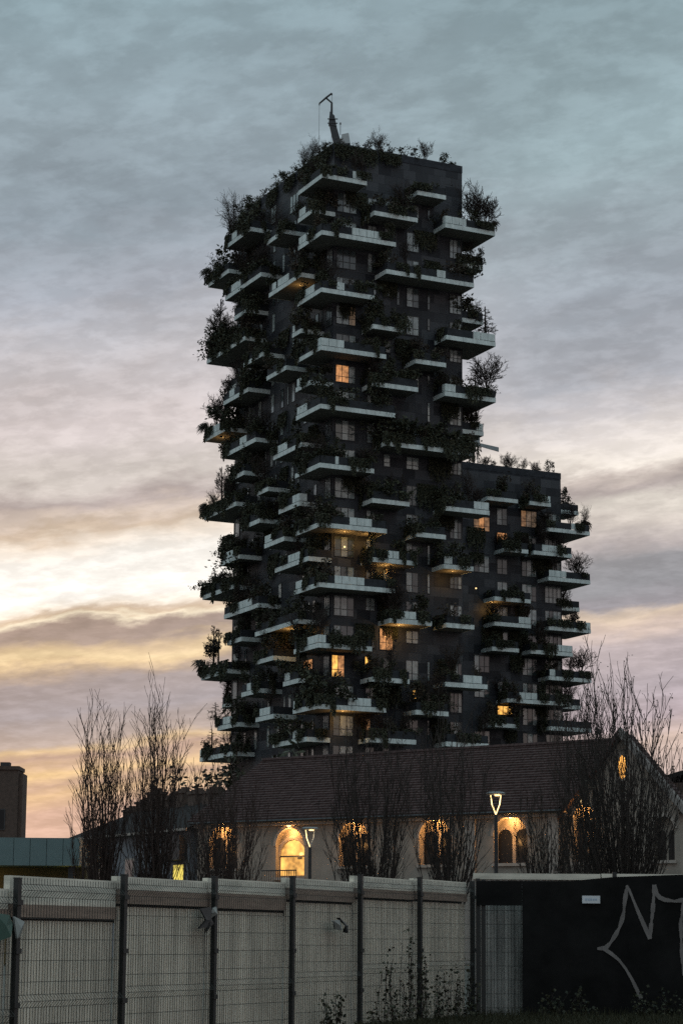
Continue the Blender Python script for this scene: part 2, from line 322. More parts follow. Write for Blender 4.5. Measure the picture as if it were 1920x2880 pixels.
BAL2 = [
 ('R', 0, 25.3, 30.7, 0, [], []), ('R', 0, 32.9, 36.7, 0, [], [(35.14, 36.65)]), ('R', 1, 36.25, 43.9, 1, [], [(40.5, 41.69)]), ('R', 2, 33.6, 40.5, 0, [], [(35.07, 38.34)]),
 ('R', 2, 28.4, 32.5, 0, [], []), ('R', 3, 36.25, 43.9, 1, [], [(36.27, 39.48)]), ('R', 4, 26.4, 32.9, 0, [], []), ('S', 4, 0, 0, 0, [], []), ('S', 0, 0, 0, 0, [], []),
 ('R', 5, 26.4, 32.9, 0, [], [(30.72, 32.9)]), ('R', 5, 36.25, 43.9, 1, [], [(42.75, 43.85)]), ('R', 6, 26.0, 30.7, 0, [], []), ('R', 6, 32.95, 40.5, 0, [], [(37.39, 40.45)]),
 ('R', 7, 36.2, 43.9, 1, [], [(36.25, 37.29)]), ('R', 8, 28.6, 40.2, 0, [], [(30.76, 33.96)]), ('R', 9, 25.75, 30.7, 0, [], []), ('R', 9, 36.2, 43.9, 1, [], []),
 ('S', 8, 0, 0, 0, [], []),
]
def outline(b, W, D):
    k, n, a, e, wrap = b[:5]; d = D0
    if k == 'C': return [(0, a), (-d, a), (-d, -d), (e, -d), (e, 0)], [(0, 0)]
    if k == 'L':
        if wrap: return [(4.3, D), (4.3, e), (-d, e), (-d, a), (0, a)], [(0, D)]
        return [(0, e), (-d, e), (-d, a), (0, a)], []
    if k == 'R':
        if wrap: return [(a, 0), (a, -d), (e, -d), (e, 4.3), (W, 4.3)], [(W, 0)]
        return [(a, 0), (a, -d), (e, -d), (e, 0)], []
    if k == 'S': return [(W, .1), (W+d, .1), (W+d, 4.5), (W, 4.5)], []
    if k == 'Q': return [(4.5, D), (4.5, D+d), (.06, D+d), (.06, D)], []
def ordn(n):
    return ['first', 'second', 'third', 'fourth', 'fifth', 'sixth', 'seventh', 'eighth', 'ninth', 'tenth', 'eleventh', 'twelfth', 'thirteenth', 'fourteenth', 'fifteenth',
            'sixteenth', 'seventeenth', 'eighteenth', 'nineteenth', 'twentieth', 'twenty-first', 'twenty-second', 'twenty-third', 'twenty-fourth', 'twenty-fifth', 'twenty-sixth', 'twenty-seventh', 'twenty-eighth', 'twenty-ninth', 'thirtieth'][n]
PL = []     # planting spots: (tower, storey, face, edge point, outward, run length, is white)
def tower(name, org, W, D, Z, top, bals, label, u_start=0.0):
    T = thing(name, org, YAW, label, 'building')
    b = MB(); b.box(u_start, W, 0, D, GZ-.3, top)
    # parapet rim
    b.box(u_start-.04, W+.04, -.04, .3, top-.9, top+.12); b.box(u_start-.04, u_start+.3, .302, D-.302, top-.9, top+.12)
    b.box(W-.3, W+.04, .302, D-.302, top-.9, top+.12); b.box(u_start-.04, W+.04, D-.3, D+.04, top-.9, top+.12)
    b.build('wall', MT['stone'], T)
    pan = []
    for bi, B in enumerate(bals):
        k, n, a, e, wrap, wl, wr = B; z = Z-n*H
        ol, cl = outline(B, W, D)
        sl = MB(); poly = ol+cl
        # inset a little so that fascia panels stand proud
        cx = sum(p[0] for p in poly)/len(poly); cy = sum(p[1] for p in poly)/len(poly)
        area = sum(poly[i][0]*poly[(i+1) % len(poly)][1]-poly[(i+1) % len(poly)][0]*poly[i][1] for i in range(len(poly)))
        if area < 0: poly = poly[::-1]
        sl.prism(poly, z-.58, z-.06)
        so_ = sl.build('balcony', MT['soffit'], T)
        dark = []
        for i in range(len(ol)-1):
            p, q = ol[i], ol[i+1]; dxx, dyy = q[0]-p[0], q[1]-p[1]; ln = math.hypot(dxx, dyy)
            if ln < .3: continue
            tx, ty = dxx/ln, dyy/ln; nx, ny = ty, -tx
            front = ny < -.5; lside = nx < -.5
            runs = []
            if front: runs = [tuple(sorted(((x0-p[0])*tx, (x1-p[0])*tx))) for x0, x1 in wr]
            elif lside: runs = [tuple(sorted(((y0-p[1])*ty, (y1-p[1])*ty))) for y0, y1 in wl]
            runs = [(max(0, r0), min(ln, r1)) for r0, r1 in runs if r1 > .15 and r0 < ln-.15]
            def rb(mb, s0, s1, d0, d1, z0, z1):
                xs = [p[0]+tx*s0+nx*d0, p[0]+tx*s1+nx*d1]; ys = [p[1]+ty*s0+ny*d0, p[1]+ty*s1+ny*d1]
                mb.box(xs[0], xs[1], ys[0], ys[1], z0, z1)
            # fascia
            np_ = max(1, round(ln/2.35)); st = ln/np_
            for j in range(np_):
                fb = MB(); rb(fb, j*st+(.0 if j == 0 else .025), (j+1)*st, .002, .07, z-.62, z-.01)
                pan.append(((3 if front else 1.5 if lside else 0.2)*st, fb, so_, T))
            # dark planter wall with gaps for white runs
            cuts = [0.0]+[x for r in sorted(runs) for x in r]+[ln]
            for c0, c1 in zip(cuts[0::2], cuts[1::2]):
                if c1-c0 > .1: dk = MB(); rb(dk, c0, c1, -.14, .0, z, z+1.02); dark.append(dk)
            for r0, r1 in runs:
                m_ = max(1, round((r1-r0)/1.15)); q_ = (r1-r0)/m_
                for j in range(m_):
                    wb = MB(); rb(wb, r0+j*q_+.03, r0+(j+1)*q_-.03, -.03, .06, z+.07, z+1.06)
                    wb.build('parapet_panel', MT['white'], so_)
            PL.append((T, n, 'front' if front else 'left' if lside else 'side', p, (tx, ty), (nx, ny), ln, runs, z, bi, k, wrap))
        for dk in dark: dk.build('planter_wall', MT['planter'], so_)
    pan.sort(key=lambda t: -t[0])
    rest = MB()
    for i, (w_, fb, so_, T_) in enumerate(pan):
        if i < 296: fb.build('fascia_panel', MT['white'], so_)
        else:
            o = len(rest.v); rest.v += fb.v; rest.f += [tuple(x+o for x in f) for f in fb.f]; rest.m += fb.m
    if rest.v: rest.build('rear_fascia', MT['white'], T, kind='stuff')
    return T
T1 = tower('planted_tower', T1O, W1, D1, Z1, 108.2, BAL1, 'tall dark tower with staggered white edged balconies full of trees and shrubs')
T2 = tower('planted_tower', T2O, W2, D2, Z2, 76.0, BAL2, 'shorter dark balcony tower at right, half hidden behind the tall one', 17.0)

# windows -------------------------------------------------------------
def win(T, face, a0, a1, z0, z1, n, mats_, transom=True, off=0.0, single=False):
    fr = MB(); t = .07
    def bx(mb, s0, s1, d0, d1, za, zb):
        if face == 'R': mb.box(s0, s1, -d1-off, -d0-off, za, zb)
        else: mb.box(-d1-off, -d0-off, s0, s1, za, zb)
    bx(fr, a0, a1, 0, .09, z0, z0+t); bx(fr, a0, a1, 0, .09, z1-t, z1)
    step = (a1-a0)/n
    for i in range(n+1):
        c = a0+i*step; c = min(max(c, a0+t/2), a1-t/2); bx(fr, c-t/2, c+t/2, .001, .088, z0+t, z1-t)
    zt = z0+(z1-z0)*.34
    if transom:
        for i in range(n): bx(fr, a0+i*step+t/2+(t/2 if i == 0 else 0), a0+(i+1)*step-t/2-(t/2 if i == n-1 else 0), .0015, .08, zt-.035, zt+.035)
    f = fr.build('window', MT['frame'], T)
    if single:
        p = MB(); bx(p, a0+t, a1-t, .012, .03, z0+t, z1-t); p.build('glazing', mats_[0], f)
    else:
        for i in range(n):
            p = MB(); bx(p, a0+i*step+t/2, a0+(i+1)*step-t/2, .012, .03, z0+t, z1-t)
            p.build('pane', mats_[i % len(mats_)], f)
LIT1 = [  # (face, a0, a1, z0, z1, panes, materials)
 ('R', .4, 3.3, 75.0, 77.4, 3, ['lit_peach', 'lit_peach', 'glass_b']), ('R', .15, 2.0, 35.5, 38.4, 2, ['lit', 'lit_peach']), ('R', 7.1, 9.1, 39.5, 42.4, 2, ['lit_peach']),
 ('R', 4.95, 5.85, 36.2, 38.5, 1, ['lit']), ('R', 12.0, 12.6, 33.1, 34.5, 1, ['lit']), ('R', 4.9, 5.85, 28.0, 30.3, 1, ['lit_dim']), ('R', .4, 3.3, 83.0, 85.6, 3, ['glass_b', 'glass_b', 'lit_faint']),
 ('L', 5.3, 8.2, 37.1, 38.5, 2, ['lit_peach']), ('L', 18.9, 20.9, 103.0, 105.75, 2, ['glass_b']), ('L', 11.4, 14.3, 102.6, 105.2, 3, ['glass_b']), ('L', 13.0, 13.7, 39.5, 41.6, 1, ['lit_dim'])]
LIT2 = [('R', 28.75, 31.8, 36.5, 37.95, 3, ['lit']), ('R', 28.78, 30.7, 63.9, 65.4, 2, ['lit_peach']), ('R', 33.2, 36.1, 66.7, 69.35, 3, ['lit_dim', 'lit_faint', 'lit_faint']),
        ('R', 24.6, 27.5, 65.3, 67.6, 3, ['lit_dim', 'lit_peach', 'lit_dim'])]
def clash(lits, face, a0, a1, z0, z1):
    return any(l[0] == face and a0 < l[2]+.1 and a1 > l[1]-.1 and z0 < l[4]+.1 and z1 > l[3]-.1 for l in lits)
rw = random.Random(21)
def gl(): return MT['glass_b'] if rw.random() < .62 else MT['glass']
RC1 = [(.4, 3.35, 3, 1), (5.05, 6.4, 2, .8), (7.6, 8.6, 1, .7), (9.5, 9.95, 1, .45), (11.0, 12.9, 2, .95), (14.2, 14.65, 1, .8), (17.65, 19.5, 3, .8)]
LC1 = [(.3, 2.0, 3, .95), (4.6, 5.6, 1, .7), (8.0, 9.0, 1, .7), (12.0, 13.0, 1, .7), (15.6, 16.7, 1, .7), (19.0, 20.0, 1, .7), (23.2, 24.5, 1, .7), (27.2, 28.2, 1, .7), (30.6, 32.4, 1, .85)]+[(v_, v_+.55, 1, .45) for v_ in (3.0, 6.4, 10.2, 14.0, 17.7, 21.3, 25.6, 29.2)]
for k in range(0, 20):
    zt, zb = Z1-k*H-.9, Z1-k*H-3.62
    for a, b, n, pr in RC1:
        if rw.random() > pr or clash(LIT1, 'R', a, b, zb, zt): continue
        z0 = zb if (rw.random() < .75 or a == .4) else zb+1.0
        win(T1, 'R', a, b, z0, zt, n, [gl() for _ in range(n)])
    for a, b, n, pr in LC1:
        if rw.random() > pr or clash(LIT1, 'L', a, b, zb, zt): continue
        win(T1, 'L', a+rw.uniform(-.2, .2) if a > 1 else a, b, zb, zt, n, [gl()], n > 1, single=True)
for l in LIT1: win(T1, l[0], l[1], l[2], l[3], l[4], l[5], [MT[x] for x in l[6]], l[4]-l[3] > 1.8)
RC2 = [(24.65, 27.4, 3, .6), (28.8, 30.7, 2, .8), (33.3, 36.0, 3, .75), (37.5, 40.5, 4, .9)]
for k in range(0, 11):
    zt, zb = Z2-k*H-.9, Z2-k*H-3.62
    for a, b, n, pr in RC2:
        if rw.random() > pr or clash(LIT2, 'R', a, b, zb, zt): continue
        win(T2, 'R', a, b, zb, zt, n, [gl() for _ in range(n)])
for l in LIT2: win(T2, l[0], l[1], l[2], l[3], l[4], l[5], [MT[x] for x in l[6]], l[4]-l[3] > 1.8)

# soffit lamps on the balconies that glow underneath ------------------
def soffit_lamp(T, u, v, zs, en):
    b = MB(); b.tube([(u, v, zs-.09), (u, v, zs-.01)], [.06, .09], 8, cap=True); o = b.build('soffit_lamp', MT['bulb'], T)
    light('lamp_light', (u, v, zs-.95), en*3.2, (1, .55, .16), o, .12)
for u, v, n, en in ((-1.9, 6.5, 3, 13), (1.0, -1.9, 12, 28), (4.5, -1.9, 12, 28), (-1.9, 8.0, 15, 40), (7.0, -1.9, 13, 40), (9.0, -2.0, 15, 45), (.8, -2.1, 18, 40), (17.0, -2.0, 13, 20), (-2.1, 32.5, 7, 13)):
    soffit_lamp(T1, u, v, Z1-n*H-.58, en)
soffit_lamp(T2, 27, -1.6, Z2-4*H-.58, 25)
for T, u, z in ((T2, 22.2, 65.2), (T2, 25.0, 56.1), (T1, 1.9, 52.8)):     # tiny bright wall lights
    b = MB(); b.box(u-.08, u+.08, -.16, -.02, z-.09, z+.09); b.build('wall_light', MT['lamp'], T)

# ------------------------------------------------------------------ plant meshes
def shrub_mesh(seed, w, h, n, leaf, fill=.55, droop=0.0, squ=1.0):
    r = random.Random(seed); b = MB()
    lobes = [(r.uniform(-.6, .6)*w, r.uniform(-.5, .5)*w*.8, h*r.uniform(.12, 1.0), r.uniform(.12, .42)) for _ in range(11)]
    for i in range(n):
        lx, ly, lz, lr = r.choice(lobes); t = r.random()**fill
        a = r.uniform(0, 2*PI); ph = math.acos(r.uniform(-1, 1))
        x = lx+math.sin(ph)*math.cos(a)*w*lr*t; y = ly+math.sin(ph)*math.sin(a)*w*lr*t; z = max(0.0, lz+math.cos(ph)*h*lr*t*squ)
        s = leaf*r.uniform(.6, 1.4); d1 = Vector((r.gauss(0, 1), r.gauss(0, 1), r.gauss(0, .8)-droop)).normalized(); d2 = d1.orthogonal().normalized()
        d2.rotate(Matrix.Rotation(r.uniform(0, 6.28), 3, d1)); p = Vector((x, y, z))
        b.quad(tuple(p), tuple(p+d1*s*.5+d2*s*.3), tuple(p+d1*s*1.2), tuple(p+d1*s*.5-d2*s*.3))
    for _ in range(5):
        lx, ly, lz, lr = r.choice(lobes); b.tube([(0, 0, 0), (lx*.5, ly*.5, lz*.5), (lx, ly, lz)], [.05, .035, .02], 3)
    return b
def hang_mesh(seed, w, l, n):
    r = random.Random(seed); b = MB()
    for i in range(n):
        x = r.uniform(-.5, .5)*w; y = r.uniform(-.1, .35); L = l*(.35+.65*r.random())*(1-.45*abs(x)/w)
        z = .25; px, py = x, y*.3
        while z > -L:
            s = r.uniform(.12, .26); q = Vector((px, py-.1, z)); d1 = Vector((r.gauss(0, .5), r.gauss(0, .5), -1.0)).normalized(); d2 = d1.orthogonal(); d2.rotate(Matrix.Rotation(r.uniform(0, 6.28), 3, d1))
            b.quad(tuple(q), tuple(q+d1*s*.5+d2*s*.35), tuple(q+d1*s*1.3), tuple(q+d1*s*.5-d2*s*.35))
            z -= s*.75; px += r.gauss(0, .03); py -= r.uniform(0, .03)
    return b
def plume_mesh(seed, n, l, side=1.0):
    r = random.Random(seed); b = MB()
    for i in range(n):
        a = r.gauss(0, .9); out = r.uniform(.5, 1.0)*l; hgt = r.uniform(.35, .75)*l; dr = r.uniform(.3, 1.3)*l
        pts = []
        for j in range(7):
            t = j/6; o = out*t*math.cos(a); pts.append((o*side, out*t*math.sin(a)*.7, hgt*math.sin(min(1.0, t*1.5)*PI/2)*1.0-dr*max(0, t-.4)**1.4))
        b.tube(pts, [.028]*6+[.008], 3)
    return b
def bare_mesh(seed, h, spread, stems, kind='multi', tw=.034):
    r = random.Random(seed); trunk = MB(); br = MB()
    def branch(p, d, L, r0, lvl, upb):
        pts = [tuple(p)]; rad = [r0]; n = 5 if lvl < 2 else 3; p = Vector(p); d = Vector(d)
        nodes = []
        for j in range(n):
            d = (d+Vector((r.gauss(0, .11), r.gauss(0, .11), upb+r.gauss(0, .05)))).normalized(); p = p+d*(L/n)
            pts.append(tuple(p)); rad.append(max(tw*.5, r0*(1-(j+1)/n*.8))); nodes.append((p.copy(), d.copy()))
        br.tube(pts, rad, 3)
        if lvl < 2:
            for q, dd in nodes[0 if lvl else 1:]:
                for _ in range(2 if lvl == 0 else r.choice((1, 2))):
                    o = dd.orthogonal().normalized(); o.rotate(Matrix.Rotation(r.uniform(0, 6.28), 3, dd)); nd_ = (dd*.75+o*r.uniform(.5, .9)).normalized()
                    branch(q, nd_, L*r.uniform(.28, .5), max(tw*.7, r0*.45), lvl+1, upb)
    if kind == 'multi':
        trunk.tube([(0, 0, 0), (0, 0, h*.08)], [.07, .06], 4)
        for i in range(stems):
            a = 2*PI*i/stems+r.uniform(-.4, .4); s = r.uniform(.15, 1)*spread
            branch((0, 0, h*.05), (math.cos(a)*s, math.sin(a)*s, 1), h*r.uniform(.7, 1.0), .05, 0, .06)
    else:
        tp = [(0, 0, 0)]; x = y = 0
        for j in range(8): x += r.gauss(0, .02)*h/6; y += r.gauss(0, .02)*h/6; tp.append((x, y, h*(j+1)/8))
        trunk.tube(tp, [.14*(1-i/9)+.025 for i in range(9)], 5)
        for i in range(stems):
            t = .22+.76*i/stems; j = min(7, int(t*8)); f = t*8-j; q = Vector(tp[j]).lerp(Vector(tp[j+1]), f)
            a = r.uniform(0, 2*PI); L = h*spread*(1.05-t)*r.uniform(.7, 1.1)+.15
            branch(q, (math.cos(a), math.sin(a), .75 if kind == 'tall' else -.05), L, .045, 1 if L < 1.0 else 0, .07 if kind == 'tall' else .02)
    return trunk, br
def two(name, seed, *a, leaves=0, **k):
    t, b = bare_mesh(seed, *a, **k)
    if leaves:
        r = random.Random(seed+5); vs = b.v[:]
        for i in range(leaves):
            p = Vector(r.choice(vs)); d = Vector((r.gauss(0, 1), r.gauss(0, 1), r.gauss(0, 1))).normalized(); e = d.orthogonal()*.07; s = .2
            b.quad(tuple(p), tuple(p+d*s*.5+e), tuple(p+d*s), tuple(p+d*s*.5-e))
    return (t.mesh('trunk', MT['bark']), b.mesh('branches', MT['bark']))
SH = [shrub_mesh(100+i, r_, h_, 340, .24).mesh('evergreen_shrub', MT['leaf']) for i, (r_, h_) in enumerate(((1.7, 1.5), (1.3, 1.9), (2.2, 1.4), (1.5, 2.3), (2.6, 1.7), (1.2, 1.2)))]
SHT = [shrub_mesh(120+i, r_, h_, 620, .27).mesh('evergreen_tree', MT['leaf']) for i, (r_, h_) in enumerate(((1.7, 3.4), (1.3, 3.9), (2.1, 3.0), (1.5, 2.8)))]
CRP = [hang_mesh(190+i, 3.0, l_, 85).mesh('wall_creeper', MT['leaf']) for i, l_ in enumerate((3.2, 4.0, 2.6))]
SHB = [shrub_mesh(140+i, r_, h_, 260, .22).mesh('brown_shrub', MT['leaf_b']) for i, (r_, h_) in enumerate(((1.6, 1.5), (1.3, 2.0), (2.1, 1.6)))]
HG = [hang_mesh(160+i, w_, l_, n_).mesh('hanging_plant', MT['leaf']) for i, (w_, l_, n_) in enumerate(((1.6, 1.5, 34), (2.4, 2.1, 48), (1.1, 2.4, 26), (2.8, 1.2, 50), (1.5, 1.0, 34)))]
PLM = [plume_mesh(180+i, 90, 1.5).mesh('grass_plume', MT['leaf_b']) for i in range(2)]
BT = dict(multi=[two('t', 200+i, 3.4, .5, 9) for i in range(3)], tall=[two('t', 210+i, 6.0, .36, 30, kind='tall') for i in range(3)],
          fan=[two('t', 220+i, 2.4, 1.0, 12) for i in range(2)], fir=[two('t', 230+i, 3.6, .42, 26, kind='flat') for i in range(2)],
          leafy=[two('t', 240, 5.4, .36, 18, kind='tall', leaves=700)], upright=[two('t', 250+i, 5.0, .22, 8) for i in range(2)])
BM = {k: [0]*len(v) for k, v in BT.items()}
def l2w(T, u, v, z):
    o = T.location; c, s = math.cos(YAW), math.sin(YAW)
    return (o[0]+u*c-v*s, o[1]+u*s+v*c, o[2]+z)
def cladding(T, face, a0, a1, z0, z1, seed):
    r = random.Random(seed); b = MB(); z = z0; row = 0
    while z < z1-.3:
        h = min(1.31, z1-z); a = a0+(-.95 if row % 2 else 0)
        while a < a1-.05:
            x0, x1 = max(a, a0)+.012, min(a+1.9, a1)-.012; t = .004+r.uniform(0, .005); tl = r.uniform(-.0025, .0025)
            if x1-x0 > .1:
                if face == 'R': b.quad((x0, -t, z+.012), (x1, -t+tl, z+.012), (x1, -t+tl, z+h-.012), (x0, -t, z+h-.012))
                else: b.quad((-t, x1, z+.012), (-t+tl, x0, z+.012), (-t+tl, x0, z+h-.012), (-t, x1, z+h-.012))
            a += 1.9
        z += 1.311; row += 1
    b.build('cladding_panel', MT['clad'], T, kind='stuff')
cladding(T1, 'R', .02, W1-.02, 4, 107.2, 1); cladding(T1, 'L', .02, D1-.02, 4, 107.2, 2); cladding(T2, 'R', 17.02, W2-.02, 4, 75.0, 3)
def tree(T, kind, u, v, z, h, label, rz=None, name='bare_tree', group='bare trees on the tower balconies'):
    i = BM[kind].index(min(BM[kind])); BM[kind][i] += 1
    base = {'multi': 3.4, 'tall': 6.0, 'fan': 2.4, 'fir': 3.6, 'leafy': 5.4, 'upright': 5.0}[kind]
    o = thing(name, l2w(T, u, v, z) if T else (u, v, z), rnd.uniform(0, 6.28) if rz is None else rz, label, 'tree', group)
    s = h/base; o.scale = (s, s, s)
    ob('trunk', BT[kind][i][0], o); ob('branches', BT[kind][i][1], o)
    return o
def zb(n): return Z1-n*H+.8
SIL = [  # balcony trees that stand against the sky on the left edge of the tall tower
 ('upright', -1.8, 30.7, 0, 5.6, 'slender many stemmed bare tree on the topmost balcony at the left edge', 103.1),
 ('multi', -1.8, 38-2.2, 1, 2.6, 'small bare tree above the drooping shrub, highest balcony jutting out past the left edge', None),
 ('tall', -2.2, 34.2, 4, 8.2, 'tall bare birch beside a round bush, left edge, upper third of the tall tower', None),
 ('tall', -2.2, 36.0, 4, 4.8, 'short bare tree left of the tall birch on the thickly overgrown balcony', None),
 ('multi', -1.8, 35.6, 7, 4.6, 'bare tree leaning left above the balcony with the yellow soffit light', None),
 ('tall', -1.8, 32.7, 7, 6.0, 'taller bare tree right of the leaning one, above the yellow soffit light', None),
 ('tall', -1.8, 33.3, 10, 6.2, 'bare tree with round open crown on the left edge balcony at mid height', None),
 ('multi', -1.8, 35.7, 10, 2.4, 'low drooping bare tree left of the round crowned one at mid height', None),
 ('fir', -1.8, 35.6, 13, 3.2, 'bare conifer shaped little tree on the left edge above the cube of ivy', None),
 ('leafy', -1.8, 32.6, 13, 2.6, 'small tree with brown leaves against the bright sky at the left edge', None),
 ('leafy', -1.8, 35.4, 16, 6.6, 'tree still holding dark leaves, leftmost on the lower left edge of the tower', None),
 ('leafy', -1.8, 33.6, 16, 5.9, 'second leaf bearing tree, right of the leftmost, on the lower left edge', None),
 ('fir', -1.8, 34.3, 18, 3.2, 'thin bare tree on the second lowest visible balcony of the left edge', None),
 ('fir', -1.8, 35.4, 19, 3.4, 'spindly bare tree on the lowest visible balcony of the left edge', None)]
for k, u, v, n, h, lab, zz in SIL: tree(T1, k, u, v, zz if zz else zb(n), h, lab)
for k, u, v, n, h, lab in (
 ('multi', 20.4, -1.8, 1, 4.6, 'bushy bare tree nearest the wall on the top right corner balcony'), ('fan', 22.3, -1.9, 1, 3.9, 'fan shaped bare tree at the outer end of the top right corner balcony'),
 ('multi', 21.3, -1.6, 1, 3.5, 'bare tree in the middle of the top right corner balcony'),
 ('fan', 20.6, 1.2, 4, 1.7, 'low bare bush nearest the wall on the small side balcony, fifth level, right edge'), ('fan', 22.0, 1.4, 4, 1.8, 'low bare bush at the outer end of the small side balcony, fifth level, right edge'),
 ('fir', 22.3, -1.8, 5, 4.6, 'bare conifer on the white railed corner balcony of the right edge'), ('fir', 20.6, -1.9, 7, 3.0, 'small spiky bare tree by the wall on the eighth level right corner balcony'),
 ('fan', 22.4, -1.8, 7, 4.2, 'wide fan of bare branches on the eighth level right corner balcony'), ('fan', 20.6, 1.4, 8, 1.7, 'scrubby bare bush on the side balcony just above the roof of the shorter tower'),
 ('multi', 22.2, 1.6, 8, 2.1, 'thin bare bush at the tip of the side balcony above the shorter tower')):
    tree(T1, k, u, v, zb(n), h, lab)
for k, u, v, n, h, lab in (
 ('multi', 41.3, -1.8, 1, 3.2, 'bare bush behind the arching grass on the shorter tower'), ('fan', 42.3, -1.8, 3, 3.1, 'bare bush on the third right corner balcony of the shorter tower'),
 ('fan', 41.9, 1.6, 4, 2.4, 'small bare bush on a side balcony of the shorter tower'), ('leafy', 42.2, -1.6, 5, 2.6, 'small brown leaved tree on the shorter tower'),
 ('fan', 42.9, -1.7, 7, 3.4, 'wide bare tree on the lower right corner balcony of the shorter tower'), ('multi', 41.2, -1.6, 7, 2.6, 'upright bare bush close to the wall, lower right corner of the shorter tower')):
    tree(T2, k, u, v, Z2-n*H+.55, h, lab)
for T, u, v, z, sc, rz, lab in ((T1, 22.3, 1.9, Z1-2*H+.8, 1.0, YAW, 'drooping grass plume on the third level side balcony, right edge of the tall tower'),
        (T2, 43.2, -1.9, Z2-H+.8, 1.35, YAW, 'large arching grass plume on the shorter tower against the sky'),
        (T1, -2.9, 35.6, Z1-16*H+.9, 1.5, YAW+PI*.95, 'weeping grass plume at the lower left edge of the tall tower'),
        (T1, -2.9, 35.7, Z1-1*H+.9, 1.4, YAW+PI*.95, 'weeping grass plume at the upper left edge of the tall tower'),
        (T1, -2.9, 35.7, Z1-7*H+.8, 1.4, YAW+PI*.95, 'weeping grass plume left of the yellow soffit light'),
        (T1, -2.9, 35.7, Z1-10*H+.8, 1.1, YAW+PI*.95, 'weeping grass plume at mid height, left edge of the tall tower'),
        (T1, 22.7, -2.8, Z1-1*H+.8, .9, YAW-.4, 'thin drooping grass at the tip of the top right corner balcony')):
    o = ob('grass_plume', PLM[0 if rnd.random() < .5 else 1], None, l2w(T, u, v, z), rz, label=lab, category='plant', group='grass plumes on the tower balconies'); o.scale = (sc, sc, sc)

# shrubs and hanging plants all along the planters ---------------------
fname = {(T1.name, 'L'): 'left face', (T1.name, 'R'): 'right face', (T1.name, 'C'): 'front corner', (T1.name, 'S'): 'right side', (T1.name, 'Q'): 'rear left side',
         (T2.name, 'R'): 'front', (T2.name, 'S'): 'right side'}
siz = ['low', 'tall', 'wide', 'slim', 'broad', 'small']
from collections import Counter
lab_n = Counter()
heavy = {('L', 4), ('L', 13), ('L', 1), ('L', 10), ('L', 19), ('C', 18), ('L', 16), ('R', 9), ('L', 7)}
rp = random.Random(5); cnt = Counter()
segs = sorted(PL, key=lambda s: (s[0].name, s[9]))
peers = {}
for s in segs: peers.setdefault((s[0].name, s[1], s[10]), [])
for s in segs:
    k_ = (s[0].name, s[1], s[10])
    if s[9] not in peers[k_]: peers[k_].append(s[9])
todo = []
for (T, n, fc, p, t, nn, ln, runs, z, bi, k, wrap) in segs:
    hv = (k, n) in heavy and wrap or (k, n) in {('C', 18), ('R', 9)}
    far = fc == 'side'
    pos_ = .4
    while pos_ < ln-.25:
        iw = any(r0-.15 < pos_ < r1+.15 for r0, r1 in runs)
        x = p[0]+t[0]*pos_-nn[0]*.5; y = p[1]+t[1]*pos_-nn[1]*.5
        q = rp.random()
        tip = wrap and k == 'L' and y > 31 and (k, n) not in {('L', 4), ('L', 13)}
        if not iw and q < (.95 if hv and not tip else .62 if not far else .45):
            todo.append(('shrub', T, n, k, bi, fc, x, y, z+.55, rp.choice((.5, .7, .85, 1.0, 1.2, 1.45))*(1.25 if hv else 1.0)*(.6 if tip else 1), nn))
        if not iw and not tip and rp.random() < (.05 if wrap else .24) and not far: todo.append(('etree', T, n, k, bi, fc, x-nn[0]*.35, y-nn[1]*.35, z+.3, rp.uniform(.7, 1.05), nn))
        if fc != 'side' and not tip and rp.random() < .14: todo.append(('btree', T, n, k, bi, fc, x, y, z+.5, rp.uniform(.55, 1.1), nn))
        if (q > (.35 if hv else .52)) and (not iw) and fc != 'side':
            x2 = p[0]+t[0]*pos_+nn[0]*.1; y2 = p[1]+t[1]*pos_+nn[1]*.1
            todo.append(('hang', T, n, k, bi, fc, x2, y2, z+1.0, rp.uniform(.7, 1.15)*(1.2 if hv else 1.0), nn))
        pos_ += rp.uniform(.95, 1.7)
per = {}
for it in todo: per.setdefault((it[0], it[1].name, it[3], it[4]), []).append(it)
made = Counter()
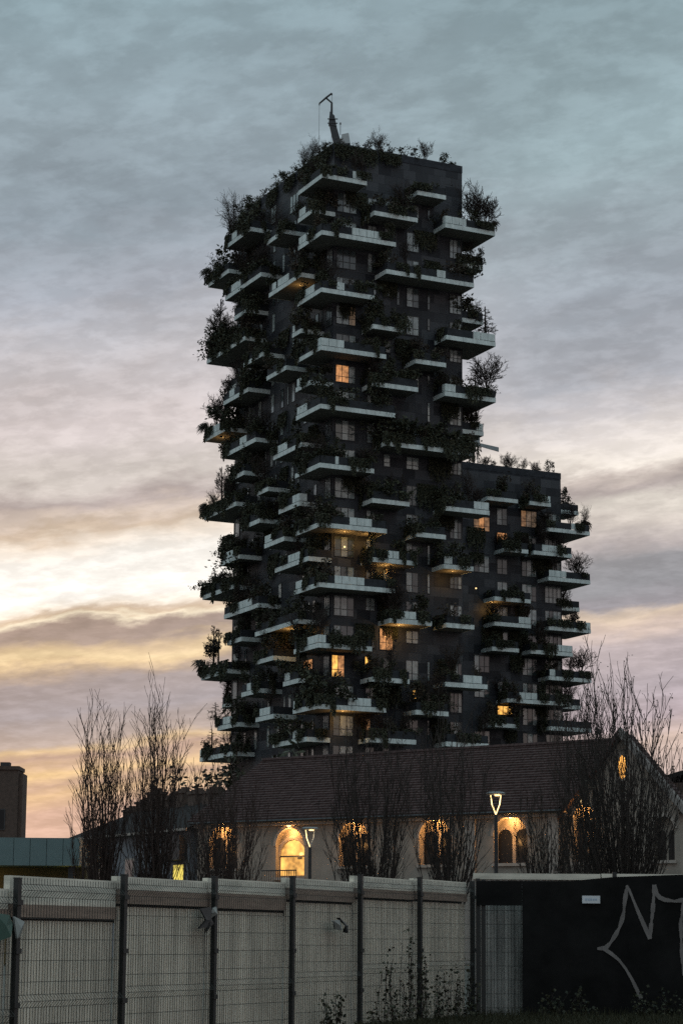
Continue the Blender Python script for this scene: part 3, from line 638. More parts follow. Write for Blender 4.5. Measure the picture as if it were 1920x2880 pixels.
for key, its in per.items():
    c, s_ = math.cos(YAW), math.sin(YAW)
    its.sort(key=lambda i: i[6]*c-i[7]*s_)
    for j, (kd, T, n, k, bi, fc, x, y, z, sc, nn) in enumerate(its):
        pr = peers[(T.name, n, k)]
        BL = BAL1 if T is T1 else BAL2
        rk = sorted(pr, key=lambda q: BL[q][2], reverse=(k == 'L')).index(bi)
        nm_ = {1: ('',), 2: ('outer ', 'inner ') if k == 'L' else ('left ', 'right '), 3: ('outer ', 'middle ', 'inner ') if k == 'L' else ('left ', 'middle ', 'right ')}[len(pr)]
        which = nm_[rk]
        tw_ = 'tall tower' if T is T1 else 'shorter tower'
        where = '%s from left on %s%s balcony, %s level of %s' % (ordn(min(j, 29)), which, fname[(T.name, k)], ordn(n), tw_)
        if kd == 'shrub':
            brown = rp.random() < .24
            me = rp.choice(SHB if brown else SH); nm = 'brown_shrub' if brown else 'evergreen_shrub'
            if made[nm] >= 300: continue
            made[nm] += 1
            lab = ('brown shrub, ' if brown else 'dark shrub, ')+where
            o = ob(nm, me, None, l2w(T, x, y, z), rp.uniform(0, 6.28), label=lab, category='shrub', group='shrubs in the balcony planters')
            o.scale = (sc, sc, sc*rp.uniform(.8, 1.2))
        elif kd == 'btree':
            kk = rp.choice(('multi', 'fan', 'upright', 'tall'))
            tree(T, kk, x, y, z, sc*(2.2 if kk == 'fan' else 3.6), 'bare tree, '+where)
        elif kd == 'etree':
            if made['etree'] >= 140: continue
            made['etree'] += 1
            o = ob('evergreen_tree', rp.choice(SHT), None, l2w(T, x, y, z), rp.uniform(0, 6.28), label='evergreen tree, '+where, category='tree', group='evergreen trees on the balconies'); o.scale = (sc, sc, sc)
        else:
            if made['hang'] >= 300: continue
            made['hang'] += 1
            o = ob('hanging_plant', rp.choice(HG), None, l2w(T, x, y, z), YAW+math.atan2(nn[1], nn[0])+PI/2, label='trailing plant, '+where, category='plant', group='plants trailing over the balcony edges')
            o.scale = (sc, 1, sc)
thirds = ('left', 'middle', 'right')
for T, Z, sto, ww, tn in ((T1, Z1, 19, (1.0, W1-1), 'tall tower'), (T2, Z2, 10, (24.0, W2-1), 'shorter tower')):
    for n in range(sto):
        for face in ('R', 'L') if T is T1 else ('R',):
            for i in range(3):
                if rp.random() > (.42 if face == 'R' else .6): continue
                a0, a1 = ww if face == 'R' else (D1-1.5, 1.5); a = a0+(a1-a0)*(i+rp.uniform(.15, .85))/3
                u, v, r_ = (a, -.12, YAW) if face == 'R' else (-.12, a, YAW-PI/2)
                sc = rp.uniform(.7, 1.2); o = ob('wall_creeper', rp.choice(CRP), None, l2w(T, u, v, Z-n*H-.7), r_, group='dark creepers on the tower walls', category='plant',
                    label='dark creeper, %s third of %s face, below %s level of %s' % (thirds[i], 'right' if face == 'R' else 'left', ordn(n), tn)); o.scale = (sc, .8, sc)
for i, (f_, a) in enumerate((('R', 1.5), ('R', 4.6), ('R', 8.4), ('L', 2.0), ('L', 5.5), ('L', 9.5), ('L', 14.0), ('L', 20.0), ('L', 26.0))):
    u, v, r_ = (a, -.14, YAW) if f_ == 'R' else (-.14, a, YAW-PI/2)
    o = ob('wall_creeper', CRP[i % 3], None, l2w(T1, u, v, 108.0), r_, label='dark creeper hanging from the roof edge, %s from front corner on %s face' % (ordn(i if f_ == 'R' else i-3), 'right' if f_ == 'R' else 'left'), category='plant', group='dark creepers on the tower walls'); o.scale = (1.1, 1, .75)
# roof gardens ---------------------------------------------------------
def onroof(T, kind, u, v, z, sc, lab, hh=3.0):
    if kind in BT: return tree(T, kind, u, v, z, sc, lab, group='plants on the tower roofs')
    me = {'e': SH, 'b': SHB}[kind[0]][int(kind[1])]
    o = ob('roof_shrub', me, None, l2w(T, u, v, z), rnd.uniform(0, 6), label=lab, category='shrub', group='plants on the tower roofs'); o.scale = (sc, sc, sc); return o
ZR1 = 108.0
for i, (kd, v, sc, h) in enumerate((('e4', 31.5, 1.2, 0), ('b2', 29.2, 1.2, 0), ('e2', 27.0, 1.3, 0), ('b0', 24.6, 1.2, 0), ('e0', 22.4, 1.1, 0), ('e1', 19.8, 1.3, 0), ('e3', 17.4, 1.0, 0), ('e2', 15.2, 1.2, 0), ('e4', 13.0, 1.1, 0), ('e0', 2.6, 1.0, 0), ('b1', 5.5, 1.0, 0), ('e2', 8.4, 1.0, 0))):
    onroof(T1, kd, .5, v, ZR1, sc*.85, '%s bush along the sloping left roof line of the tall tower, counting from the left' % ordn(i))
for i, (v, h) in enumerate(((11.2, 4.4), (9.6, 3.8), (8.0, 4.6), (6.4, 3.0), (4.2, 2.6))):
    onroof(T1, 'upright', .6, v, ZR1, h*.62, '%s bare sapling on the left roof edge near the front corner, from the left' % ordn(i))
for i, (kd, u, sc, lab) in enumerate((('b0', 1.2, .8, 'low brown bush left of the roof crane'), ('b1', 5.4, .9, 'wispy bush right of the roof crane'), ('b2', 7.6, 1.0, 'long thin bush on the right roof edge'), ('e1', 8.8, .9, 'upright bush midway along the right roof edge'),
        ('e4', 11.9, 1.0, 'dense rounded bush on the right roof edge'), ('e3', 17.1, .85, 'small dark conifer like bush near the right end of the roof'), ('e5', 18.6, .7, 'lowest bush at the right end of the roof'), ('b0', 3.6, .7, 'low bush beside the roof railing'))):
    onroof(T1, kd, u, .6, ZR1, sc, lab+' of the tall tower')
onroof(T1, 'multi', 14.2, .6, ZR1, 2.6, 'tiny bare sapling on the right roof edge of the tall tower')
onroof(T1, 'multi', 6.8, .8, ZR1, 2.6, 'tangled bare bush behind the roof railing of the tall tower')
for i, (kd, u, sc) in enumerate((('b0', 24.4, .7), ('b2', 26.4, .7), ('b1', 28.6, .7), ('e2', 31.0, .6), ('b2', 33.5, .6), ('e2', 36.3, .6), ('e3', 38.9, .95))):
    onroof(T2, kd, u, .7, 75.8, sc, '%s bush along the roof edge of the shorter tower, from the left' % ordn(i))
for i, (u, h) in enumerate(((25.0, 2.2), (27.4, 2.2), (31.0, 3.0), (31.8, 2.6), (34.4, 2.4), (36.4, 2.2))):
    onroof(T2, 'fan' if i % 2 else 'multi', u, .8, 75.8, h*.72, '%s bare bush along the roof edge of the shorter tower, from the left' % ordn(i))

# ------------------------------------------------------------------ roof crane on the tall tower
CR = thing('roof_crane', (-.25, 276, 108.0), 0, 'dark folding roof crane with T shaped boom on top of the tall tower', 'crane')
CR.scale = (1, 1, .875)
b = MB(); b.box(-.85, .75, -.8, .8, 0, 2.0); b.build('base', MT['metal'], CR)
b = MB(); b.hexa([(-.3, -.8, 2.002), (1.0, -.8, 2.002), (1.0, .8, 2.002), (-.3, .8, 2.002), (-.2, -.7, 3.5), (.75, -.7, 3.75), (.75, .7, 3.75), (-.2, .7, 3.5)]); b.build('counterweight', MT['greymetal'], CR)
b = MB(); b.hexa([(-1.05, -.5, .9), (.1, -.5, .8), (.1, .5, .8), (-1.05, .5, .9), (-1.9, -.35, 5.3), (-.9, -.35, 4.9), (-.9, .35, 4.9), (-1.9, .35, 5.3)])
b.hexa([(-2.0, -.42, 5.304), (-.88, -.42, 4.91), (-.88, .42, 4.91), (-2.0, .42, 5.304), (-1.85, -.25, 7.5), (-1.2, -.25, 6.8), (-1.2, .25, 6.8), (-1.85, .25, 7.5)]); b.build('mast', MT['metal'], CR)
b = MB()
for z in (5.4, 6.1): b.box(-2.15, -.75, -.45, -.31, z, z+.12)
b.box(-.42, -.34, -.1, -.02, 3.65, 5.4); b.box(-.48, -.28, -.14, .02, 5.402, 5.7); b.build('bracket', MT['metal'], CR)
b = MB(); b.tube([(-1.6, 0, 7.0), (-1.6, 0, 9.0), (-2.45, 0, 9.85)], [.17, .15, .14], 5, cap=True); b.build('neck', MT['metal'], CR)
b = MB(); b.tube([(-3.3, 0, 8.9), (-2.4, 0, 9.85), (-1.62, 0, 10.6)], [.13, .16, .14], 5, cap=True); b.box(-3.38, -3.22, -.08, .08, 8.6, 8.88); b.box(-1.72, -1.5, -.08, .08, 10.3, 10.58); b.build('boom', MT['metal'], CR)
for x, z in ((-3.3, 8.62), (-1.58, 10.3)):
    b = MB(); b.tube([(x, 0, z), (x-.02, 0, .1)], .022, 4); b.build('cable', MT['metal'], CR)
RL = thing('roof_railing', (1.0, 275.8, 108.3), 0, 'thin metal railing and post on the roof beside the crane', 'railing')
b = MB(); b.tube([(.15, 0, 0), (.15, 0, 1.5)], .05, 4, cap=True); b.build('post', MT['metal'], RL)
b = MB(); b.tube([(.15, 0, .5), (2.4, .9, .42)], .035, 4); b.tube([(2.4, .9, 0), (2.4, .9, .42)], .035, 4); b.build('rail', MT['metal'], RL)
b = MB(); b.box(-.42, -.2, -.1, .1, .7, 1.2); b.box(-.33, -.28, -.03, .03, 0, .699); b.build('floodlight', MT['metal'], RL)
CB = thing('cleaning_crane', (21.2, 325, 76.0), 0, 'grey cleaning crane beam pointing down to the right above the shorter tower', 'crane')
b = MB(); b.box(-.75, .45, -.7, .7, 3.2, 5.0); b.build('cab', MT['greymetal'], CB)
b = MB(); b.box(-.5, -.3, -.1, .1, 0, 3.199); b.box(.05, .2, -.1, .1, 0, 3.199); b.build('mast', MT['greymetal'], CB)
b = MB(); b.hexa([(-.2, -.95, 3.55), (-.1, -.95, 3.05), (-.1, -.55+.0-.16, 3.05), (-.2, -.71, 3.55), (3.4, -.95, 2.75), (3.4, -.95, 2.05), (3.4, -.71, 2.05), (3.4, -.71, 2.75)]); b.build('beam', MT['greymetal'], CB)

# ------------------------------------------------------------------ the tiled house with lit arched niches
HO = thing('tiled_house', (13.41, 100, GZ), math.atan2(-.597, .8), 'long plastered house with tiled roof, front gable and lit arched niches', 'building')
XL, XR, EV, RG = -26.4, 2.95, 7.42, 11.2
NI = [  # x, half width, sill, spring, lit, double lancet
 (-24.6, .97, 4.87, 6.2, 'l'), (-20.0, .95, 4.35, 6.0, 'd'), (-15.8, .97, 4.87, 6.2, 'l'), (-10.75, .97, 4.87, 6.2, 'l'), (-6.3, .97, 4.87, 6.2, 'l'), (-2.12, .6, 4.87, 6.95, 'l'), (2.12, .55, 4.87, 6.35, 'n')]
wl_ = MB()
edges = [XL]+[ (NI[i][0]+NI[i+1][0])/2 for i in range(len(NI)-1)]+[XR]
def top(x): return EV+.02 if x < -2.95 else EV+.02+(2.95-abs(x))*1.1
AR = 12
for i, (nx, hw, sill, spr, kd) in enumerate(NI):
    x0, x1 = edges[i], edges[i+1]; dep = .34
    if x0 < -2.95 < x1: cuts = [(x0, -2.95), (-2.95, nx-hw)]
    else: cuts = [(x0, nx-hw)]
    for a, c in cuts: wl_.quad((a, 0, 0), (c, 0, 0), (c, 0, top(c-1e-6)), (a, 0, top(a+1e-6)))
    wl_.quad((nx+hw, 0, 0), (x1, 0, 0), (x1, 0, top(x1-1e-6)), (nx+hw, 0, top(nx+hw)))
    wl_.quad((nx-hw, 0, 0), (nx+hw, 0, 0), (nx+hw, 0, sill), (nx-hw, 0, sill))
    arc = [(nx-hw*math.cos(PI*j/AR), spr+hw*math.sin(PI*j/AR)) for j in range(AR+1)]
    for j in range(AR):
        (xa, za), (xb, zb_) = arc[j], arc[j+1]
        wl_.quad((xa, 0, za), (xb, 0, zb_), (xb, 0, top(xb)), (xa, 0, top(xa)))
        wl_.quad((xa, 0, za), (xa, dep, za), (xb, dep, zb_), (xb, 0, zb_))
    wl_.quad((nx-hw, 0, sill), (nx-hw, dep, sill), (nx-hw, dep, spr), (nx-hw, 0, spr)); wl_.quad((nx+hw, 0, sill), (nx+hw, 0, spr), (nx+hw, dep, spr), (nx+hw, dep, sill))
    wl_.quad((nx-hw, 0, sill), (nx+hw, 0, sill), (nx+hw, dep, sill), (nx-hw, dep, sill))
    wl_.quad((nx-hw, dep, sill), (nx+hw, dep, sill), (nx+hw, dep, spr+hw), (nx-hw, dep, spr+hw))
wl_.quad((XR, 0, 0), (XR, 12, 0), (XR, 12, EV), (XR, 0, EV)); wl_.quad((XL, 12, 0), (XL, 0, 0), (XL, 0, EV), (XL, 12, EV))
wl_.tri((XL, 0, EV), (XL, 6, RG-.1), (XL, 12, EV)); wl_.tri((-3.21, 0, EV), (-3.21, 12, EV), (-3.21, 6, RG-.05)); wl_.quad((-3.2, .9, EV+.01), (XR, .9, EV+.01), (XR, 12, EV+.01), (-3.2, 12, EV+.01)); wl_.tri((XR, .95, EV), (-XR, .95, EV), (0, .95, EV+3.25)); wl_.quad((XR, 12, 0), (XL, 12, 0), (XL, 12, EV), (XR, 12, EV))
wl_.build('wall', MT['plaster'], HO)
def lancet(mb, cx, hw, z0, zs, y, m=None):
    pts = [(cx-hw, z0), (cx+hw, z0)]+[(cx+hw*math.cos(PI*j/8), zs+hw*math.sin(PI*j/8)) for j in range(9)]
    i = len(mb.v); mb.v += [(x, y, z) for x, z in pts]; mb.f.append(tuple(range(i, i+len(pts)))); mb.m.append(mb.mi(m))
def hood(cx, hw, spr, w, y0, y1):   # arch band of stone round a niche
    mb = MB()
    for j in range(AR):
        a, c = PI*j/AR, PI*(j+1)/AR
        def P(t, r, y): return (cx-r*math.cos(t), y, spr+r*math.sin(t))
        mb.hexa([P(a, hw, y0), P(c, hw, y0), P(c, hw, y1), P(a, hw, y1), P(a, hw+w, y0), P(c, hw+w, y0), P(c, hw+w, y1), P(a, hw+w, y1)])
    return mb
for nx, hw, sill, spr, kd in NI:
    hood(nx, hw+.003, spr, .16, -.05, .02).build('arch_surround', MT['trim'], HO)
    b = MB(); b.box(nx-hw-.1, nx+hw+.1, -.12, .03, sill-.14, sill+.0); b.build('sill', MT['trim'], HO)
    if kd in 'ln':
        for sx in (-1, 1):
            ww = hw*.40; cx = nx+sx*hw*.52
            f = MB(); lancet(f, cx, ww*1.05, sill+.03, (spr if hw > .8 else spr-.25)-.05, .335); fo = f.build('window', MT['darkpane'], HO)
            g_ = MB()
            for q in (-1, 1):
                for zz0, zz1 in ((sill+.12, sill+.75), (sill+.81, spr-.1 if hw > .8 else spr-.35)):
                    g_.quad((cx+q*ww*.47-ww*.4, .327, zz0), (cx+q*ww*.47+ww*.4, .327, zz0), (cx+q*ww*.47+ww*.4, .327, zz1), (cx+q*ww*.47-ww*.4, .327, zz1))
            g_.build('glazing', MT['darkpane'], fo)
    else:
        f = MB(); lancet(f, nx, hw*.92, sill+.1, 5.45, .335); f.build('lit_door', MT['lit'], HO)
        f = MB(); f.box(nx-hw*.92, nx+hw*.92, .28, .33, 5.42, 5.50); f.box(nx+.3, nx+.55, .26, .33, 5.3, 5.418)
        f.build('door_transom', MT['frame'], HO)
        hood(nx, hw*.93, 5.46, .2, .22, .335).build('door_arch', MT['trim'], HO)
        f = MB(); f.box(nx-1.15, nx+1.15, -.95, -.9, 5.0-.35, 5.04-.33)
        for j in range(16): f.box(nx-1.13+j*.15, nx-1.11+j*.15, -.94, -.91, 3.9, 4.65)
        f.build('balcony_railing', MT['metal'], HO)
        f = MB(); f.box(nx-1.2, nx+1.2, -1.0, -.001, 3.75, 3.9); f.build('balcony_slab', MT['trim'], HO)
    if kd in 'ld':
        zt = spr+hw*.86
        f = MB(); f.box(nx-.09, nx+.09, -.2, -.06, zt+.2, zt+.34); fo = f.build('wall_lamp', MT['lamp'], HO)
        light('lamp_light', (nx, -.03, zt-.05), 62 if kd == 'l' else 60, (1, .49, .145), fo, .06)
        light('lamp_light', (nx, -.3, (zt+sill)/2), 26, (1, .50, .16), fo, .1)  # added fill light for pillar and sill, no fixture at this height
# attic oval window
f = MB(); i0 = 0; f.v = [(.22*math.cos(2*PI*j/14), -.012, 9.3+.58*math.sin(2*PI*j/14)) for j in range(14)]; f.f = [tuple(range(14))]; f.m = [0]; f.build('oval_window', MT['oval'], HO)
f = MB()
for j in range(14):
    a, c = 2*PI*j/14, 2*PI*(j+1)/14
    def E_(t, k, y): return ((.22+k)*math.cos(t), y, 9.3+(.58+k)*math.sin(t))
    f.hexa([E_(a, 0, -.06), E_(c, 0, -.06), E_(c, 0, .0), E_(a, 0, .0), E_(a, .1, -.06), E_(c, .1, -.06), E_(c, .1, .0), E_(a, .1, .0)])
f.build('oval_surround', MT['trim'], HO)
b = MB(); b.box(XL-.1, -3.02, -.22, -.002, EV-.34, EV-.2); b.box(XL-.15, -3.05, -.36, -.002, EV-.198, EV-.06); b.build('cornice', MT['trim'], HO)
b = MB(); b.tube([(XL-.2, -.52, EV-.1), (-3.1, -.52, EV-.1)], .08, 6); b.build('gutter', MT['metal'], HO)
for x in (-13.2, -3.3):
    b = MB(); b.tube([(x, -.1, .1), (x, -.1, EV-.2)], .05, 6); b.build('downpipe', MT['metal'], HO)
b = MB(); b.box(-4.1, -3.5, -.14, -.003, 0, EV-.35); b.box(-8.9, -8.3, -.14, -.003, 0, EV-.35); b.build('pilaster', MT['trim'], HO)
# roof: stepped tile courses
NC = 25; ya, za, yb, zb2 = -.55, EV-.05, 6.0, RG
bt = MB(); rb_ = random.Random(3)
for sgn in (1, -1):
    for i in range(NC):
        t0, t1 = i/NC, (i+1.12)/NC
        def pt(t, up_): 
            y = ya+(yb-ya)*t; z = za+(zb2-za)*t+up_
            return (y if sgn > 0 else 12-y, z)
        segn = 60 if sgn > 0 else 1; x_ = XL-.35
        wseg = (-3.2-(XL-.35))/segn
        for j in range(segn):
            w0 = .12+rb_.uniform(-.015, .015); xa = x_+j*wseg; xb = xa+wseg*.985
            (y0, z0), (y1, z1) = pt(t0, w0), pt(min(1.0, t1), .03); (yq, zq) = pt(t0, -.01)
            bt.quad((xa, y0, z0), (xb, y0, z0), (xb, y1, z1), (xa, y1, z1)); bt.quad((xa, yq, zq), (xb, yq, zq), (xb, y0, z0), (xa, y0, z0))
bt.build('roof_tile', MT['tile'], HO, kind='stuff')
b = MB(); b.quad((XL-.35, ya, za-.03), (-3.2, ya, za-.03), (-3.2, yb, zb2-.03), (XL-.35, yb, zb2-.03)); b.quad((XL-.35, 12-ya, za-.03), (XL-.35, yb, zb2-.04), (-3.2, yb, zb2-.04), (-3.2, 12-ya, za-.03)); b.build('roof', MT['tile_d'], HO)
b = MB(); b.tube([(XL-.35, yb, zb2+.06), (-3.2, yb, zb2+.06)], .14, 6); b.build('ridge_cap', MT['tile'], HO)
bt = MB(); NG = 22
for sg in (-1, 1):
    for i in range(NG):
        t0, t1 = i/NG, (i+1.1)/NG
        def gp(t, u_): return (sg*3.35*(1-t), EV-.45+(3.35*1.14)*t+u_+.12)
        (xa, z0), (xb, z1) = gp(t0, .08), gp(min(1, t1), .02); (xq, zq) = gp(t0, -.02)
        gd = 1.0
        bt.quad((xa, -.01, z0), (xa, gd, z0), (xb, gd, z1), (xb, -.01, z1)); bt.quad((xq, -.01, zq), (xq, gd, zq), (xa, gd, z0), (xa, -.01, z0))
bt.build('gable_tile', MT['tile'], HO, kind='stuff')
for sg in (-1, 1):
    b = MB(); p0 = (sg*3.4, EV-.52); p1 = (0, EV-.52+3.4*1.14)
    b.hexa([(p0[0], -.42, p0[1]), (p1[0], -.42, p1[1]), (p1[0], -.02, p1[1]), (p0[0], -.02, p0[1]), (p0[0], -.3, p0[1]+.4), (p1[0], -.3, p1[1]+.4), (p1[0], -.015, p1[1]+.4), (p0[0], -.015, p0[1]+.4)])
    b.build('gable_coping', MT['coping'] if sg > 0 else MT['tile'], HO)

# arched roof building far right
AB = thing('arched_roof_building', (20.6, 121, GZ), -.35, 'dark building with curved roof behind the gable at the right edge', 'building')
b = MB(); b.box(-4.2, 6, 0, 12, 0, 9.2); b.build('wall', MT['brick'], AB)
b = MB(); pts = [(-4.5+10.8*j/16, 9.15+2.2*math.sin(PI*min(1, max(0, .08+.84*j/16)))-.5) for j in range(17)]
for j in range(16):
    (xa, z0), (xb, z1) = pts[j], pts[j+1]; b.hexa([(xa, -.3, z0), (xb, -.3, z1), (xb, 12.3, z1), (xa, 12.3, z0), (xa, -.3, z0+.25), (xb, -.3, z1+.25), (xb, 12.3, z1+.25), (xa, 12.3, z0+.25)])
b.build('roof', MT['tile_d'], AB)
b = MB(); b.prism([(-4.1, -.05), (5.9, -.05), (5.9, .0), (-4.1, .0)], 9.2, 10.2); b.build('gable_wall', MT['brick'], AB)

# annex at left, hipped, with chimneys
an_a = math.atan2(-.857, .514)
AN = thing('hipped_annex', (-16.35, 130, GZ), an_a, 'low grey house with hipped dark roof and chimneys behind the left trees', 'building')
b = MB(); b.box(0, 15.75, 0, 6.2, 0, 7.2); b.build('wall', MT['annex'], AN)
b = MB(); E0, E1 = -.4, 16.2; Y0, Y1 = -.4, 6.6; ez, rz_ = 7.1, 8.9
bp = [(E0, Y0, ez), (E1, Y0, ez), (E1, Y1, ez), (E0, Y1, ez)]; r0_, r1_ = (3.1, 3.1, rz_), (E1, 3.1, rz_)
b.quad(bp[0], bp[1], r1_, r0_); b.quad(bp[2], bp[3], r0_, r1_); b.tri(bp[3], bp[0], r0_); b.tri(bp[1], bp[2], r1_); b.quad(bp[3], bp[2], bp[1], bp[0]); b.build('roof', MT['tile_d'], AN)
b = MB(); b.box(E0, E1, Y0-.1, Y0-.002, ez-.12, ez+.02); b.build('gutter', MT['trim'], AN)
for i, (x, h, w) in enumerate(((1.5, .6, .45), (3.4, .7, .5), (5.0, 1.2, .6), (7.0, .75, .4), (8.6, 1.05, .55), (10.4, .9, .5), (12.2, .85, .5))):
    b = MB(); zr = rz_-.4 if x > 3 else 8.2
    b.box(x-w, x+w, 2.8, 3.55, zr, zr+h); b.box(x-w-.07, x+w+.07, 2.73, 3.62, zr+h+.002, zr+h+.15)
    b.box(x-w*.7, x-w*.2, 2.95, 3.4, zr+h+.152, zr+h+.3); b.box(x+w*.15, x+w*.65, 2.95, 3.4, zr+h+.152, zr+h+.38); b.build('chimney', MT['brick'], AN)
b = MB(); b.box(13.75, 15.3, -.06, -.004, 2.4, 5.25); f0 = b.build('window', MT['frame'], AN)
b = MB(); b.box(13.95, 15.15, -.075, -.062, 2.5, 5.15); b.build('pane', MT['lit_yellow'], f0)
b = MB(); b.box(13.3, 15.5, -.5, -.003, 5.4, 6.75); b.build('door_hood', MT['metal'], AN)
for x in (8.2, 4.4):
    b = MB(); b.box(x-.6, x+.6, -.06, -.004, 3.7, 5.7); f0 = b.build('window', MT['trim'], AN); b = MB(); b.box(x-.5, x+.5, -.075, -.062, 3.8, 5.6); b.build('pane', MT['glass'], f0)

# teal canopy pavilion
CV = thing('canopy_pavilion', (-10.43, 85, GZ), 0, 'flat roofed pavilion with teal metal fascia and yellow lit wall under it', 'building')
for i in range(12):
    b = MB(); b.box(-(i+1)*.66+.012, -i*.66-.012, 0, .06, 3.95, 5.05); b.build('fascia_panel', MT['teal'], CV)
b = MB(); b.box(-8, 0, .062, 8, 3.97, 5.0); b.box(-8, .0, .07, 8, 5.002, 5.06); b.build('roof', MT['teal'], CV)
b = MB(); b.box(-8, -.05, 3.0, 7.5, 0, 3.96); b.build('wall', MT['ochre'], CV)
for x in (-5.3, -.35):
    b = MB(); b.box(x-.12, x+.12, .3, .55, 0, 3.94); b.build('column', MT['metal'], CV)
b = MB(); b.box(-1.25, -.02, 2.9, 2.996, .8, 3.35); fo = b.build('window', MT['frame'], CV)
b = MB(); b.box(-1.0, -.42, 2.86, 2.898, .9, 3.25); b.box(-.3, -.05, 2.86, 2.898, .9, 3.25); b.build('pane', MT['lit_yellow'], fo)
b = MB(); b.box(-4.1, -3.9, 1.6, 1.8, 3.86, 3.962); fo = b.build('ceiling_lamp', MT['lamp'], CV); light('lamp_light', (-4.0, 1.7, 3.4), 5, (1, .8, .35), fo)
b = MB(); b.box(-7.5, -6.3, 2.93, 2.996, .8, 3.3); b.build('window', MT['frame'], CV)

# dark block at the left edge
BK = thing('brick_block', (-36.75, 200, GZ), 0, 'dark brick block cut by the left edge of the picture', 'building')
b = MB(); b.box(-8, 6.2, 0, 3.5, 0, 16.9); b.box(6.202, 6.6, .4, 3.2, 0, 16.6); b.build('wall', MT['brick'], BK)
b = MB(); b.box(-8.1, 6.3, -.12, 3.6, 16.902, 17.25); b.build('parapet', MT['brick'], BK)
for x in (1.3, 4.3):
    b = MB(); b.box(x, x+.9, 1, 2, 17.252, 17.7); b.build('vent', MT['metal'], BK)
for z in (11.2, 4.0):
    for x in (-1.2, 1.2, 3.6):
        if z > 10 and x == 1.2: continue
        b = MB(); b.box(x, x+1.5, -.06, -.003, z, z+2.0); fo = b.build('window', MT['frame'], BK); b = MB(); b.box(x+.1, x+1.4, -.08, -.062, z+.1, z+1.9); b.build('pane', MT['darkpane'], fo)

# ------------------------------------------------------------------ street lamps with a lit V and a round disc
def lamp_post(x, y, zt, label, lit=(-1, 1)):
    o = thing('street_lamp', (x, y, GZ), 0, label, 'street lamp', 'street lamps'); h = zt-GZ
    b = MB(); b.tube([(0, 0, 0), (0, 0, 1.0), (0, 0, h-.72)], [.085, .075, .06], 8, cap=True); b.build('pole', MT['metal'], o)
    b = MB(); b.tube([(0, 0, h-.05), (0, 0, h-.02), (0, 0, h+.03)], [.32, .33, .25], 18, cap=True); b.build('disc', MT['lampcap'], o)
    for sx in (-1, 1):
        b = MB(); b.tube([(0, 0, h-.72), (sx*.13, 0, h-.38), (sx*.17, 0, h-.075)], [.02, .02, .018], 6); b.build('arm', MT['lamp'] if sx in lit else MT['greymetal'], o)
    b = MB(); b.tube([(.05, 0, h-.1), (.05, 0, h-.062)], [.08, .1], 12, cap=True); b.build('reflector', MT['lamp'], o)
    light('lamp_light', (.05, 0, h-.3), 7, (1, .74, .42), o, .15)
lamp_post(5.16, 70, 6.5, 'nearer street lamp at right with lit V arms against the tiled roof')
lamp_post(-1.12, 80, 5.82, 'street lamp standing before the lit arched doorway', (-1,))

# ------------------------------------------------------------------ bare upright street trees
def fast_tree(name, x, y, h, spread, stems, seed, label, leafy=0, trunk_h=.12, rs=1.0, mt='bark', group='bare upright trees behind the fence', even=.8):
    r = random.Random(seed); o = thing(name, (x, y, GZ-.02), r.uniform(0, 6.28), label, 'tree', group)
    tb = MB(); tb.tube([(0, 0, 0), (.02, 0, h*trunk_h*.5), (0, .02, h*trunk_h), (.05, -.04, h*.35), (-.02, .05, h*.62)], [.16*rs, .13*rs, .12*rs, .07*rs, .03*rs], 7)
    b = MB(); tips = []
    def grow(p, d, L, r0, n, pull, jit):
        pts = [tuple(p)]; rad = [r0]; nodes = []; p = Vector(p); d = Vector(d)
        for j in range(n):
            d = (d+Vector((r.gauss(0, jit)-d.x*pull, r.gauss(0, jit)-d.y*pull, .05))).normalized(); p = p+d*(L/n)
            pts.append(tuple(p)); rad.append(max(.007, r0*(1-.82*(j+1)/n))); nodes.append((p.copy(), d.copy()))
        b.tube(pts, rad, 3); return nodes
    def side(dd, a):
        o_ = dd.orthogonal().normalized(); o_.rotate(Matrix.Rotation(r.uniform(0, 6.28), 3, dd)); e = (dd+o_*a).normalized()
        return (e+Vector((0, 0, .12))).normalized()
    for i in range(stems):
        a = i*2.39996+r.uniform(-.35, .35); q = math.sqrt((i+.5)/stems); s = q*spread*r.uniform(.85, 1.1)
        L = h*(1-trunk_h*.8)*(1-.30*q*q)*r.uniform(even, 1.0)
        nodes = grow((0, 0, h*trunk_h*r.uniform(.45, 1.0)), Vector((math.cos(a)*s, math.sin(a)*s, 1)).normalized(), L, r.uniform(.022, .045)*rs, 9, .09, .03)
        for j, (q1, d1) in enumerate(nodes[1:]):
            for _ in range(r.choice((1, 1, 2))):
                L1 = L*r.uniform(.10, .24)*(1.15-.07*j); n1 = grow(q1, side(d1, r.uniform(.25, .5)), L1, .015*rs, 4, .04, .06)
                tips.append(n1[-1][0])
                for q2, d2 in n1:
                    if r.random() < .75:
                        n2 = grow(q2, side(d2, r.uniform(.3, .6)), L1*r.uniform(.3, .55), .0095*rs, 2, .0, .09); tips.append(n2[-1][0])
    tb.build('trunk', MT[mt], o); b.build('branches', MT[mt], o)
    if leafy:
        lb = MB()
        for i in range(leafy):
            p = r.choice(tips)+Vector((r.gauss(0, .05), r.gauss(0, .05), r.gauss(0, .05))); d = Vector((r.gauss(0, 1), r.gauss(0, 1), r.gauss(0, 1))).normalized(); e = d.orthogonal()*.022
            lb.quad(tuple(p), tuple(p+d*.035+e), tuple(p+d*.07), tuple(p+d*.035-e))
        lb.build('dry_leaves', MT['leaf_b'], o)
fast_tree('bare_tree', -8.72, 78, 9.9, .33, 38, 1, 'leftmost tall bare tree with many upright stems before the low annex', mt='bark_b')
